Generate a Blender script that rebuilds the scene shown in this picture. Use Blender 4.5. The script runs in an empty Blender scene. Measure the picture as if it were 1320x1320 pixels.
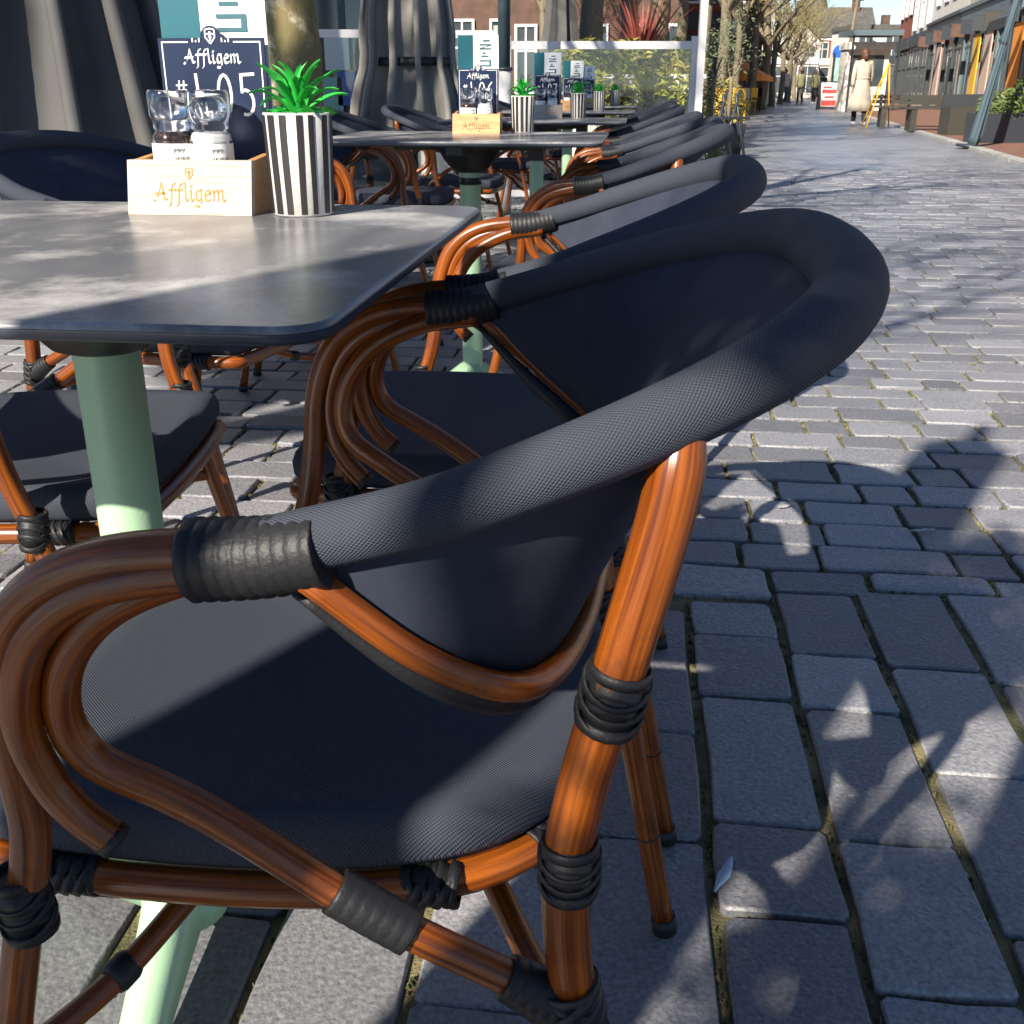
import bpy, math, random
from mathutils import Vector as V, Matrix
random.seed(7)
R=math.radians; PI=math.pi
S=bpy.context.scene; COL=S.collection
# ------------------------------------------------------------------ camera, sky, sun, exposure
CAM_H=.88; F=1368.0; HOR=112.0; PITCH=math.atan((660-HOR)/F); CP=math.cos(PITCH); SP=math.sin(PITCH)
cd=bpy.data.cameras.new('camera'); cam=bpy.data.objects.new('camera',cd); COL.objects.link(cam)
cam.location=(0,0,CAM_H); cam.rotation_euler=(PI/2-PITCH,0,0)
cd.sensor_width=36; cd.lens=36*F/1320; cd.clip_start=.02; cd.clip_end=900
cd.dof.use_dof=True; cd.dof.focus_distance=1.0; cd.dof.aperture_fstop=50
S.camera=cam
SUN_AZ=33; SUN_EL=34        # shadows fall 33 degrees to the right of +Y
w=bpy.data.worlds.new('World'); S.world=w; w.use_nodes=True
nt=w.node_tree; bg=nt.nodes['Background']; sk=nt.nodes.new('ShaderNodeTexSky'); sk.sky_type='NISHITA'
sk.sun_disc=False; sk.sun_elevation=R(SUN_EL); sk.sun_rotation=R(180+SUN_AZ); sk.air_density=.75; sk.dust_density=0; sk.ozone_density=3.2
bg.inputs['Strength'].default_value=.075; nt.links.new(sk.outputs[0],bg.inputs[0])
sl=bpy.data.lights.new('sun','SUN'); sl.energy=5; sl.angle=R(.6); sl.color=(1,.92,.79)
so=bpy.data.objects.new('sun',sl); COL.objects.link(so)
sd=V((math.sin(R(SUN_AZ))*math.cos(R(SUN_EL)),math.cos(R(SUN_AZ))*math.cos(R(SUN_EL)),-math.sin(R(SUN_EL))))
so.rotation_euler=sd.to_track_quat('-Z','Y').to_euler(); so.location=(0,0,30)
S.view_settings.view_transform='Standard'; S.view_settings.look='None'; S.view_settings.gamma=1; S.view_settings.exposure=1.08
S.view_settings.use_curve_mapping=False
def G(px,py,z=0.):      # photograph pixel (1320) -> point of the horizontal plane z
    zc=F/CP*(CAM_H-z)/(py-HOR); return V(((px-660)/F*zc,(zc-(CAM_H-z)*SP)/CP,z))
def ATX(px,D,z=1.):     # photograph column at ground distance D
    zc=D*CP+(CAM_H-z)*SP; return (px-660)/F*zc
# ------------------------------------------------------------------ materials
def mat(name,base,rough=.5,metal=0,col2=None,nscale=8,stretch=None,bump=0,bscale=60,spec=.5,coat=0,trans=0,coords='Object',contrast=(.35,.65),rvar=0,weave=0,sheen=0,col3=None,n3=2.5,island=0):
    m=bpy.data.materials.new(name); m.use_nodes=True; n=m.node_tree.nodes; L=m.node_tree.links
    b=n['Principled BSDF']; b.inputs['Roughness'].default_value=rough; b.inputs['Metallic'].default_value=metal
    b.inputs['Base Color'].default_value=(*base,1); b.inputs['Specular IOR Level'].default_value=spec
    b.inputs['Coat Weight'].default_value=coat; b.inputs['Coat Roughness'].default_value=.12
    b.inputs['Transmission Weight'].default_value=trans
    if sheen: b.inputs['Sheen Weight'].default_value=sheen; b.inputs['Sheen Roughness'].default_value=.4
    tc=n.new('ShaderNodeTexCoord'); mp=n.new('ShaderNodeMapping'); L.new(tc.outputs[coords],mp.inputs[0])
    if stretch: mp.inputs['Scale'].default_value=stretch
    c=None
    if col2:
        t=n.new('ShaderNodeTexNoise'); t.inputs['Scale'].default_value=nscale; t.inputs['Detail'].default_value=6; L.new(mp.outputs[0],t.inputs[0])
        mr=n.new('ShaderNodeMapRange'); mr.inputs[1].default_value=contrast[0]; mr.inputs[2].default_value=contrast[1]; L.new(t.outputs[0],mr.inputs[0])
        mx=n.new('ShaderNodeMix'); mx.data_type='RGBA'; mx.inputs['A'].default_value=(*base,1); mx.inputs['B'].default_value=(*col2,1)
        L.new(mr.outputs[0],mx.inputs['Factor']); c=mx.outputs['Result']
        if rvar:
            r=n.new('ShaderNodeMapRange'); r.inputs[3].default_value=rough-rvar; r.inputs[4].default_value=rough+rvar; L.new(t.outputs[0],r.inputs[0]); L.new(r.outputs[0],b.inputs['Roughness'])
    if col3:
        t3=n.new('ShaderNodeTexNoise'); t3.inputs['Scale'].default_value=n3; t3.inputs['Detail'].default_value=8; t3.inputs['Roughness'].default_value=.7
        L.new(tc.outputs[coords],t3.inputs[0]); m3=n.new('ShaderNodeMapRange'); m3.inputs[1].default_value=.52; m3.inputs[2].default_value=.72; L.new(t3.outputs[0],m3.inputs[0])
        x3=n.new('ShaderNodeMix'); x3.data_type='RGBA'; L.new(m3.outputs[0],x3.inputs['Factor'])
        if c: L.new(c,x3.inputs['A'])
        else: x3.inputs['A'].default_value=(*base,1)
        x3.inputs['B'].default_value=(*col3,1); c=x3.outputs['Result']
    if island:
        g=n.new('ShaderNodeNewGeometry'); oi=n.new('ShaderNodeObjectInfo'); ad=n.new('ShaderNodeMath'); ad.operation='ADD'
        L.new(g.outputs['Random Per Island'],ad.inputs[0]); L.new(oi.outputs['Random'],ad.inputs[1]); fr=n.new('ShaderNodeMath'); fr.operation='FRACT'; L.new(ad.outputs[0],fr.inputs[0])
        mr=n.new('ShaderNodeMapRange'); mr.inputs[3].default_value=1-island; mr.inputs[4].default_value=1+island; L.new(fr.outputs[0],mr.inputs[0])
        hs=n.new('ShaderNodeHueSaturation'); L.new(mr.outputs[0],hs.inputs['Value'])
        if c: L.new(c,hs.inputs['Color'])
        else: hs.inputs['Color'].default_value=(*base,1)
        c=hs.outputs[0]
    h=None
    if weave:   # woven mesh fabric in UV metres
        sx=n.new('ShaderNodeSeparateXYZ'); L.new(tc.outputs['UV'],sx.inputs[0]); outs=[]
        for ax in (0,1):
            a=n.new('ShaderNodeMath'); a.operation='MULTIPLY'; a.inputs[1].default_value=weave; L.new(sx.outputs[ax],a.inputs[0])
            s=n.new('ShaderNodeMath'); s.operation='SINE'; L.new(a.outputs[0],s.inputs[0]); outs.append(s.outputs[0])
        pr=n.new('ShaderNodeMath'); pr.operation='MULTIPLY'; L.new(outs[0],pr.inputs[0]); L.new(outs[1],pr.inputs[1]); h=pr.outputs[0]
        mr=n.new('ShaderNodeMapRange'); mr.inputs[1].default_value=-1; mr.inputs[2].default_value=1; mr.inputs[3].default_value=.68; mr.inputs[4].default_value=1.32; L.new(h,mr.inputs[0])
        hs=n.new('ShaderNodeHueSaturation'); L.new(mr.outputs[0],hs.inputs['Value'])
        if c: L.new(c,hs.inputs['Color'])
        else: hs.inputs['Color'].default_value=(*base,1)
        c=hs.outputs[0]
    if c: L.new(c,b.inputs['Base Color'])
    if bump or weave:
        bp=n.new('ShaderNodeBump'); bp.inputs['Strength'].default_value=1 if weave and not bump else min(1,bump); bp.inputs['Distance'].default_value=.0003 if weave else .004
        if h is None:
            t=n.new('ShaderNodeTexNoise'); t.inputs['Scale'].default_value=bscale; t.inputs['Detail'].default_value=8; L.new(mp.outputs[0],t.inputs[0]); h=t.outputs[0]
        L.new(h,bp.inputs['Height']); L.new(bp.outputs[0],b.inputs['Normal'])
    return m
M={}
M['fabric']=mat('woven_fabric',(.050,.056,.073),.7,spec=.10,weave=2600)
M['shell']=mat('shell_fabric',(.026,.032,.050),.7,col2=(.034,.040,.060),nscale=30,spec=.08,bump=.05,bscale=900)
M['black']=mat('black_binding',(.012,.012,.014),.5,bump=.15,bscale=400,spec=.35)
M['tube']=mat('cane_tube',(.34,.088,.007),.30,col2=(.085,.018,.004),nscale=5,stretch=(1.5,60,1),coords='UV',coat=.10,contrast=(.28,.66),col3=(.06,.018,.006),n3=14,spec=.4,bump=.12,bscale=9)
M['cap']=mat('rubber',(.012,.012,.012),.6)
M['stone']=mat('paving_stone',(.265,.262,.275),.45,col2=(.13,.13,.145),nscale=160,bump=.55,bscale=140,island=.38,col3=(.15,.15,.165),n3=2.2,contrast=(.3,.7))
M['joint']=mat('joint_sand',(.30,.235,.12),.9,col2=(.05,.055,.022),nscale=9,bump=1,bscale=220)
M['top']=mat('table_laminate',(.20,.20,.21),.29,col2=(.085,.087,.10),nscale=4,stretch=(2.4,.8,1),rvar=.10,col3=(.62,.60,.58),n3=4.2,spec=.38)
M['foil']=mat('foil',(.35,.42,.55),.3,metal=.3)
M['moss']=mat('moss_crumbs',(.16,.14,.06),.9,col2=(.05,.065,.02),nscale=14,island=.5)
M['bud']=mat('spring_buds',(.30,.27,.07),.7,col2=(.20,.20,.05),nscale=2,island=.4)
M['edge']=mat('table_edge',(.055,.065,.085),.3)
M['green']=mat('green_paint',(.38,.58,.37),.42,bump=.08,bscale=300)
M['bracket']=mat('bracket_metal',(.012,.012,.014),.4)
M['wood']=mat('box_wood',(.52,.29,.11),.5,col2=(.40,.19,.06),nscale=7,stretch=(2,30,30),bump=.1)
M['boxwhite']=mat('box_front',(.44,.37,.30),.55,col2=(.36,.25,.15),nscale=9,stretch=(2,40,40),contrast=(.5,.8),bump=.1,bscale=30)
M['burn']=mat('burnt_print',(.45,.22,.06),.6)
M['darkburn']=mat('dark_print',(.12,.06,.02),.6)
M['navy']=mat('board_navy',(.006,.014,.045),.45,col2=(.009,.02,.06),nscale=12,spec=.25)
M['white']=mat('white_paint',(.75,.75,.74),.4)
M['paper']=mat('menu_paper',(.80,.80,.78),.5)
M['teal']=mat('menu_teal',(.006,.10,.13),.4)
M['ink']=mat('menu_ink',(.02,.10,.13),.5)
M['glass']=mat('clear_glass',(.93,.94,.95),.10,trans=1); 
M['pepper']=mat('peppercorns',(.10,.03,.012),.7,col2=(.02,.01,.006),nscale=300,bump=1,bscale=300)
M['salt']=mat('salt',(.82,.82,.82),.7)
M['magenta']=mat('magenta_strip',(.5,.02,.12),.4); M['cyan']=mat('cyan_strip',(.05,.35,.45),.4)
M['ceramic']=mat('pot_ceramic',(.52,.50,.47),.45,bump=.15,bscale=120); M['stripe']=mat('pot_stripe',(.02,.016,.015),.5)
M['leaf']=mat('plastic_leaf',(.03,.46,.06),.42,col2=(.015,.26,.03),nscale=20,spec=.5)
M['canvas']=mat('parasol_canvas',(.23,.22,.20),.8,col2=(.18,.17,.155),nscale=6,bump=.15,bscale=500,sheen=.2)
M['canvas2']=mat('parasol_canvas_dark',(.085,.082,.08),.8,col2=(.06,.06,.06),nscale=6)
M['strap']=mat('strap',(.012,.012,.015),.6)
M['bark']=mat('bark',(.23,.17,.085),.85,col2=(.13,.12,.04),nscale=4,stretch=(1,1,.5),bump=1,bscale=35,col3=(.52,.46,.34),n3=11)
M['bark2']=mat('bark_far',(.20,.165,.11),.9,col2=(.12,.10,.06),nscale=5,stretch=(1,1,.3),bump=1,bscale=25)
M['twig']=mat('twig',(.30,.25,.10),.9,col2=(.20,.17,.06),nscale=1)
M['bamboo']=mat('bamboo_leaf',(.20,.22,.03),.5,col2=(.34,.27,.06),nscale=3,island=.4)
M['foliage']=mat('foliage',(.07,.11,.03),.6,col2=(.12,.15,.03),nscale=3,island=.4)
M['olive']=mat('olive_leaf',(.11,.13,.07),.6,island=.4)
M['red_leaf']=mat('flax_leaf',(.26,.06,.045),.5,island=.5)
M['steel']=mat('white_steel',(.62,.60,.60),.35,metal=.0)
M['dsteel']=mat('dark_steel',(.03,.035,.045),.4)
M['bsteel']=mat('bluegrey_steel',(.05,.08,.10),.4)
M['pane']=mat('screen_glass',(.9,.95,.95),.02,trans=1); 
M['win']=mat('window_pane',(.03,.045,.06),.06,spec=.8,col2=(.07,.08,.08),nscale=1.2)
M['brick']=mat('brick_red',(.30,.09,.045),.85,col2=(.2,.06,.035),nscale=3,bump=.6,bscale=30)
M['dbrick']=mat('brick_brown',(.12,.065,.045),.85,col2=(.08,.045,.03),nscale=3)
M['plaster']=mat('plaster_white',(.68,.65,.60),.8,col2=(.58,.55,.50),nscale=2)
M['sandst']=mat('plaster_sand',(.48,.42,.33),.8,col2=(.40,.34,.26),nscale=2)
M['roof']=mat('roof_tile',(.07,.065,.06),.7,col2=(.11,.10,.085),nscale=4)
M['charcoal']=mat('shop_charcoal',(.035,.04,.045),.5)
M['slate']=mat('shop_slate',(.10,.14,.16),.5)
M['orange']=mat('orange_cloth',(.75,.27,.03),.7); M['yellow']=mat('yellow_paint',(.7,.40,.03),.6)
M['redp']=mat('red_print',(.62,.06,.05),.5); M['pink']=mat('beige_print',(.55,.40,.32),.6)
M['redpave']=mat('red_paving',(.22,.10,.065),.85,col2=(.16,.085,.06),nscale=4,bump=.4,bscale=40)
M['kerb']=mat('kerb_stone',(.40,.39,.37),.6,col2=(.30,.29,.28),nscale=6)
M['bench']=mat('bench_dark',(.04,.038,.03),.6)
M['coat']=mat('cream_coat',(.46,.41,.33),.8,col2=(.38,.34,.27),nscale=5,bump=.3,bscale=20)
M['skin']=mat('skin',(.45,.27,.19),.55); M['hair']=mat('hair',(.09,.04,.02),.6); M['jeans']=mat('jeans',(.06,.11,.20),.8)
M['trousers']=mat('dark_trousers',(.015,.017,.025),.8); M['khaki']=mat('khaki_jacket',(.16,.16,.085),.8); M['shirt']=mat('pale_shirt',(.55,.55,.55),.8); M['shoe']=mat('shoe',(.5,.5,.48),.6)
M['bluep']=mat('blue_sign',(.02,.12,.45),.4); M['mint']=mat('mint_flag',(.35,.62,.52),.6)
# ------------------------------------------------------------------ mesh helpers
class MB:
    def __init__(s): s.v=[]; s.f=[]; s.uv=[]; s.mi=[]; s.sm=[]
    def face(s,idx,uv=None,mi=0,smooth=False):
        s.f.append(idx); s.uv.append(uv or [(0,0)]*len(idx)); s.mi.append(mi); s.sm.append(smooth)
    def quad(s,a,b,c,d,mi=0):
        k=len(s.v); s.v+= [tuple(a),tuple(b),tuple(c),tuple(d)]
        w_=(V(b)-V(a)).length; h_=(V(c)-V(b)).length; s.face([k,k+1,k+2,k+3],[(0,0),(w_,0),(w_,h_),(0,h_)],mi)
    def tri(s,a,b,c,mi=0):
        k=len(s.v); s.v+=[tuple(a),tuple(b),tuple(c)]; s.face([k,k+1,k+2],None,mi)
    def box(s,x0,y0,z0,x1,y1,z1,mi=0,M_=None):
        p=[V((x,y,z)) for z in (z0,z1) for x,y in ((x0,y0),(x1,y0),(x1,y1),(x0,y1))]
        if M_: p=[M_@q for q in p]
        k=len(s.v); s.v+=[tuple(q) for q in p]
        for f in ((0,3,2,1),(4,5,6,7),(0,1,5,4),(1,2,6,5),(2,3,7,6),(3,0,4,7)): s.face([k+i for i in f],None,mi)
    def grid(s,P,closed_u=False,closed_v=False,mi=0,uvs=None,flip=False):
        nu=len(P); nv=len(P[0]); k=len(s.v)
        for r in P: s.v+=[tuple(q) for q in r]
        U=[0]; 
        for i in range(1,nu+1): U.append(U[-1]+(V(P[i%nu][0])-V(P[i-1][0])).length)
        W=[0]; mid=nu//2
        for j in range(1,nv+1): W.append(W[-1]+(V(P[mid][j%nv])-V(P[mid][j-1])).length)
        for i in range(nu if closed_u else nu-1):
            for j in range(nv if closed_v else nv-1):
                a=k+i*nv+j; b=k+((i+1)%nu)*nv+j; c=k+((i+1)%nu)*nv+(j+1)%nv; d=k+i*nv+(j+1)%nv
                q=[a,b,c,d]; u=[(U[i],W[j]),(U[i+1],W[j]),(U[i+1],W[j+1]),(U[i],W[j+1])]
                if flip: q.reverse(); u.reverse()
                s.face(q,u,mi,True)
    def tube(s,pts,r,n=10,closed=False,cap=True,mi=0,sy=1.):
        pts=[V(p) for p in pts]; N=len(pts)
        if not hasattr(r,'__len__'): r=[r]*N
        T=[]
        for i in range(N):
            if closed: t=pts[(i+1)%N]-pts[i-1]
            else: t=pts[min(i+1,N-1)]-pts[max(i-1,0)]
            T.append(t.normalized())
        up=V((0,0,1)) if abs(T[0].z)<.9 else V((1,0,0)); a=(up-T[0]*up.dot(T[0])).normalized(); rows=[]
        for i in range(N):
            a=(a-T[i]*a.dot(T[i])).normalized(); b=T[i].cross(a)
            rows.append([pts[i]+(a*math.cos(q)+b*math.sin(q)*sy)*r[i] for q in [2*PI*j/n for j in range(n)]])
        k=len(s.v); s.grid(rows,closed_u=closed,closed_v=True,mi=mi)
        if cap and not closed:
            s.face([k+j for j in range(n)][::1],None,mi); s.face([k+(N-1)*n+j for j in range(n)][::-1],None,mi)
    def lathe(s,prof,n=24,c=(0,0),mi=0,a0=0,a1=2*PI):
        full=abs(a1-a0-2*PI)<1e-6; m=n if full else n+1
        rows=[[ (c[0]+r_*math.cos(a0+(a1-a0)*j/n),c[1]+r_*math.sin(a0+(a1-a0)*j/n),z) for j in range(m)] for r_,z in prof]
        s.grid(rows,closed_v=full,mi=mi,flip=True)
    def build(s,name,mats,parent=None,smooth=None):
        me=bpy.data.meshes.new(name); me.from_pydata(s.v,[],s.f)
        if not isinstance(mats,(list,tuple)): mats=[mats]
        for m in mats: me.materials.append(m)
        uvl=me.uv_layers.new(name='UVMap'); flat=[c for u in s.uv for q in u for c in q]; uvl.data.foreach_set('uv',flat)
        me.polygons.foreach_set('material_index',s.mi); me.polygons.foreach_set('use_smooth',[ (x if smooth is None else smooth) for x in s.sm]); me.update()
        o=bpy.data.objects.new(name,me); COL.objects.link(o)
        if parent: o.parent=parent
        return o
def cr(pts,m=6,closed=False):
    P=[V(p) for p in pts]; n=len(P); out=[]
    for i in range(n if closed else n-1):
        p0=P[(i-1)%n] if (closed or i>0) else P[0]*2-P[1]; p1=P[i]; p2=P[(i+1)%n]; p3=P[(i+2)%n] if (closed or i<n-2) else P[-1]*2-P[-2]
        for j in range(m):
            t=j/m; out.append(.5*((2*p1)+(-p0+p2)*t+(2*p0-5*p1+4*p2-p3)*t*t+(-p0+3*p1-3*p2+p3)*t**3))
    if not closed: out.append(P[-1])
    return out
def tag(o,label=None,cat=None,group=None,kind=None):
    if label: o['label']=label
    if cat: o['category']=cat
    if group: o['group']=group
    if kind: o['kind']=kind
    return o
def empty(name,loc=(0,0,0),rz=0,label=None,cat=None,group=None):
    o=bpy.data.objects.new(name,None); COL.objects.link(o); o.location=loc; o.rotation_euler=(0,0,rz); o.empty_display_size=.05
    return tag(o,label,cat,group)
KIDS={}
def copy_tree(o,parent=None,loc=None,rz=None,label=None,group=None):
    ks=list(o.children); c=o.copy(); COL.objects.link(c)
    if parent: c.parent=parent
    for k in ks: copy_tree(k,c)
    if loc is not None: c.location=loc
    if rz is not None: c.rotation_euler=(0,0,rz)
    if label: c['label']=label
    if group: c['group']=group
    return c
def mirror(p): return [(q[0],-q[1],q[2]) for q in p]
# ------------------------------------------------------------------ ground, stones
ROW=math.atan(.113)     # the terrace and its paving run this much to the right of +Y
rx=V((math.cos(ROW),-math.sin(ROW),0)); ry=V((math.sin(ROW),math.cos(ROW),0))
A0,A1,B0,B1=-4.2,7.2,-1.6,13.2
g=MB(); g.quad((-400,-300,-.010),(400,-300,-.010),(400,600,-.010),(-400,600,-.010)); ground=tag(g.build('ground',M['joint']),'sandy mossy bed between the paving stones',kind='structure')
def farpave():
    m=bpy.data.materials.new('far_paving'); m.use_nodes=True; n=m.node_tree.nodes; L=m.node_tree.links; b=n['Principled BSDF']
    tc=n.new('ShaderNodeTexCoord'); mp=n.new('ShaderNodeMapping'); L.new(tc.outputs['Object'],mp.inputs[0]); mp.inputs['Rotation'].default_value=(0,0,ROW)
    br=n.new('ShaderNodeTexBrick'); L.new(mp.outputs[0],br.inputs[0]); br.inputs['Scale'].default_value=4.5; br.inputs['Color1'].default_value=(.28,.278,.295,1); br.inputs['Color2'].default_value=(.16,.165,.19,1); br.inputs['Mortar'].default_value=(.09,.08,.06,1); br.inputs['Mortar Size'].default_value=.03; br.inputs['Brick Width'].default_value=1.; br.inputs['Row Height'].default_value=.55
    nz=n.new('ShaderNodeTexNoise'); nz.inputs['Scale'].default_value=1.3; nz.inputs['Detail'].default_value=6; L.new(tc.outputs['Object'],nz.inputs[0])
    mr=n.new('ShaderNodeMapRange'); mr.inputs[3].default_value=.7; mr.inputs[4].default_value=1.35; L.new(nz.outputs[0],mr.inputs[0]); hs=n.new('ShaderNodeHueSaturation'); L.new(br.outputs[0],hs.inputs['Color']); L.new(mr.outputs[0],hs.inputs['Value']); L.new(hs.outputs[0],b.inputs['Base Color'])
    b.inputs['Roughness'].default_value=.36; bp=n.new('ShaderNodeBump'); bp.inputs['Strength'].default_value=.6; bp.inputs['Distance'].default_value=.02
    n2=n.new('ShaderNodeTexNoise'); n2.inputs['Scale'].default_value=7; n2.inputs['Detail'].default_value=5; L.new(tc.outputs['Object'],n2.inputs[0]); ad=n.new('ShaderNodeMath'); ad.operation='ADD'; L.new(n2.outputs[0],ad.inputs[0])
    iv=n.new('ShaderNodeMath'); iv.operation='MULTIPLY'; iv.inputs[1].default_value=-.6; L.new(br.outputs['Fac'],iv.inputs[0]); L.new(iv.outputs[0],ad.inputs[1]); L.new(ad.outputs[0],bp.inputs['Height']); L.new(bp.outputs[0],b.inputs['Normal'])
    return m
def RW(a,b,z=0): return rx*a+ry*b+V((0,0,z))
g=MB(); Z=-.001
for a0,b0,a1,b1 in ((-300,B1,300,400),(-300,-200,300,B0),(-300,B0,A0,B1),(A1,B0,300,B1)):
    g.quad(RW(a0,b0,Z),RW(a1,b0,Z),RW(a1,b1,Z),RW(a0,b1,Z))
tag(g.build('street_paving',farpave()),'grey stone paving running down the shopping street',kind='structure')
def stone(mb,a0,b0,a1,b1,hi):
    gp=random.uniform(.0055,.0095); gq=random.uniform(.0022,.0042); j=.003
    if b0>1.7: gp,gq=gq*1.5,gp*.9
    z=random.uniform(-.003,.003); tl=[random.uniform(-.0018,.0018) for _ in range(4)]
    cs=[(a0+gp,b0+gq),(a1-gp,b0+gq),(a1-gp,b1-gq),(a0+gp,b1-gq)]
    cs=[(x+random.uniform(-j,j),y+random.uniform(-j,j)) for x,y in cs]
    pts=[];
    for i in range(4):
        p=V(cs[i]); q=V(cs[(i+1)%4]); n_=V(cs[i-1]); c=.007 if hi else .006
        e=(n_-p).normalized(); f=(q-p).normalized(); c*=random.uniform(.5,1.4)
        pts.append((p+e*c,tl[i])); pts.append((p+f*c,tl[i]))
        if hi:
            mid=(p+q)/2; d=(q-p).normalized(); nn=V((-d.y,d.x)); pts.append((mid+nn*random.uniform(-.0035,.0035)+d*random.uniform(-.02,.02),(tl[i]+tl[(i+1)%4])/2))
    c=sum((p for p,_ in pts),V((0,0)))/len(pts); N=len(pts); k=len(mb.v); ch=.004
    for p,t in pts: q=c+(p-c)*(1-ch/max(.03,(p-c).length)); mb.v.append(tuple(RW(q.x,q.y,z+t)))
    for p,t in pts: mb.v.append(tuple(RW(p.x,p.y,z+t-.004)))
    for p,t in pts: mb.v.append(tuple(RW(p.x,p.y,-.02)))
    mb.face([k+i for i in range(N)],None,0,False)
    for r in (0,1):
        for i in range(N):
            i2=(i+1)%N; mb.face([k+r*N+i,k+(r+1)*N+i,k+(r+1)*N+i2,k+r*N+i2],None,0,r==0)
stones=[]
b=B0; 
def along(a0,a1,bs,be):       # a column of stones running away from the camera
    y=bs
    while y<be-.05:
        l=random.choice((.165,.165,.17,.29,.31,.2,.24)); 
        if be-y-l<.1: l=be-y
        stones.append((a0,y,a1,y+l)); y+=l
x=A0
rg=random.Random(3)
zoneb={}
while x<A1:
    wd=rg.choice((.155,.165,.17,.15,.18)); bm=1.75+.12*math.sin(x*3)
    if x>1.0: bm=1.3
    zoneb[x]=(x+wd,bm); along(x,x+wd,B0,bm-.0); x+=wd
# beyond, rows run across
row=1.3
while row<B1:
    h=rg.choice((.125,.135,.12,.14)) ; x=A0-rg.uniform(0,.2)
    while x<A1:
        l=rg.choice((.19,.23,.26,.21,.16,.12))
        bm=1.3 if x+l>1.0 else 1.75+.12*math.sin(x*3)
        if row>=bm-.02: stones.append((x,row,x+l,row+h))
        elif row+h>bm+.05: stones.append((x,bm,x+l,row+h))
        x+=l
    row+=h
def proj(p):
    d=p.y*CP+(CAM_H-p.z)*SP
    return (660+F*p.x/max(d,.01),HOR+F/CP*(CAM_H-p.z)/max(d,.01),d)
vis=[];rest=[]
for s in stones:
    c=RW((s[0]+s[2])/2,(s[1]+s[3])/2); q=proj(c)
    if q[2]>.1 and -60<q[0]<1380 and 130<q[1]<1420: vis.append((q[2],s))
    else: rest.append(s)
vis.sort(key=lambda t:t[0]); near=[s for _,s in vis[:290]]; rest+=[s for _,s in vis[290:]]
for s in near:
    mb=MB(); stone(mb,*s,True); mb.build('stone',M['stone'],ground)
mb=MB(); 
for s in rest: stone(mb,*s,False)
o=mb.build('paving_stones',M['stone'],ground); o['kind']='stuff'
# moss and sand crumbs pressed into the near joints
rg=random.Random(5); mb=MB()
for s_ in near:
    a0,b0,a1,b1=s_
    for _ in range(26):
        if rg.random()<.62: a,bb=a0+rg.uniform(-.003,.003),rg.uniform(b0,b1)
        else: a,bb=rg.uniform(a0,a1),b0+rg.uniform(-.002,.002)
        h=rg.uniform(.0015,.005); p=RW(a,bb,-.009); q=rg.uniform(0,6)
        P=[p+V((h*math.cos(q+k*2.1)*1.2,h*math.sin(q+k*2.1)*1.2,0)) for k in range(3)]; tp=p+V((rg.uniform(-.3,.3)*h,0,min(.009,h*1.8)))
        for k in range(3): mb.tri(P[k],P[(k+1)%3],tp)
tag(mb.build('joint_moss',M['moss']),'moss and sand crumbs filling the joints between the near stones',kind='stuff')
# small litter on the near stones
mb=MB()
for _ in range(420):
    a=random.uniform(-.6,2.2); bb=random.uniform(.5,7); s_=random.uniform(.0015,.004); p=RW(a,bb,.002); q=random.uniform(0,6)
    d=V((math.cos(q),math.sin(q),0))*s_; e=V((-d.y,d.x,0))*.6
    mb.quad(p-d-e,p+d-e,p+d+e+V((0,0,.002)),p-d+e)
tag(mb.build('grit',M['kerb']),'pale crumbs of grit strewn on the paving',kind='stuff')
rg=random.Random(8)
for px,py,L_,an,lb in ((932,1132,.034,1.1,'torn strip of pale blue foil lying on the stones right of the chair legs'),(1188,686,.03,.2,'small white paper scrap on the shaded stones at the right'),(1010,655,.016,.4,'small pale pebble lying in a joint under the chair back')):
    p=G(px,py); mb=MB(); rows=[]
    for i in range(7):
        q=(i/6-.5)*2*L_; w_=.006*(1-abs(i/6-.5)*1.4)+rg.uniform(0,.002); rows.append([(q,-w_+rg.uniform(-.002,.002),.004+rg.uniform(0,.002)),(q,0,.006+rg.uniform(0,.003)),(q,w_,.004+rg.uniform(0,.003))])
    mb.grid(rows); o=mb.build('litter',M['foil'] if px==932 else M['kerb']); o.location=p; o.rotation_euler=(0,0,an); tag(o,lb,'litter')
# ------------------------------------------------------------------ armchair
def ring(mb,c,ax,r,t,n=14,m=6,sq=1.):
    ax=V(ax).normalized(); u=ax.orthogonal().normalized(); w_=ax.cross(u)
    mb.tube([V(c)+(u*math.cos(a)+w_*math.sin(a)*sq)*r for a in [2*PI*i/n for i in range(n)]],t,m,closed=True)
def band(mb,c,ax,r,w_,t,n=18):
    ax=V(ax).normalized(); u=ax.orthogonal().normalized(); v_=ax.cross(u)
    mb.grid([[V(c)+(u*math.cos(a)+v_*math.sin(a))*(r+t*math.cos(f))+ax*w_*math.sin(f) for f in [2*PI*k/6 for k in range(6)]] for a in [2*PI*i/n for i in range(n)]],closed_u=True,closed_v=True,flip=True)
def lash(mb,c,d,r,L=.03,n=5):      # flat cane strips crossing round a tube
    d=V(d).normalized(); o1=d.orthogonal().normalized(); o2=d.cross(o1)
    for sg,tt,rr_ in ((1,.0015,1.12),(-1,.0016,1.20)):
        for i in range(3): k=(i-1)*.26; band(mb,V(c)+d*k*L,(d+(o1*.7+o2*.7)*.62*sg),r*rr_+.0004,.0036,tt*.8)
    for k in (-.46,.46): band(mb,V(c)+d*k*L,d,r*1.03+.001,.0035,.0014)
    mb.tube([V(c)-d*L*.46,V(c)+d*L*.46],r*1.10,16)
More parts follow.
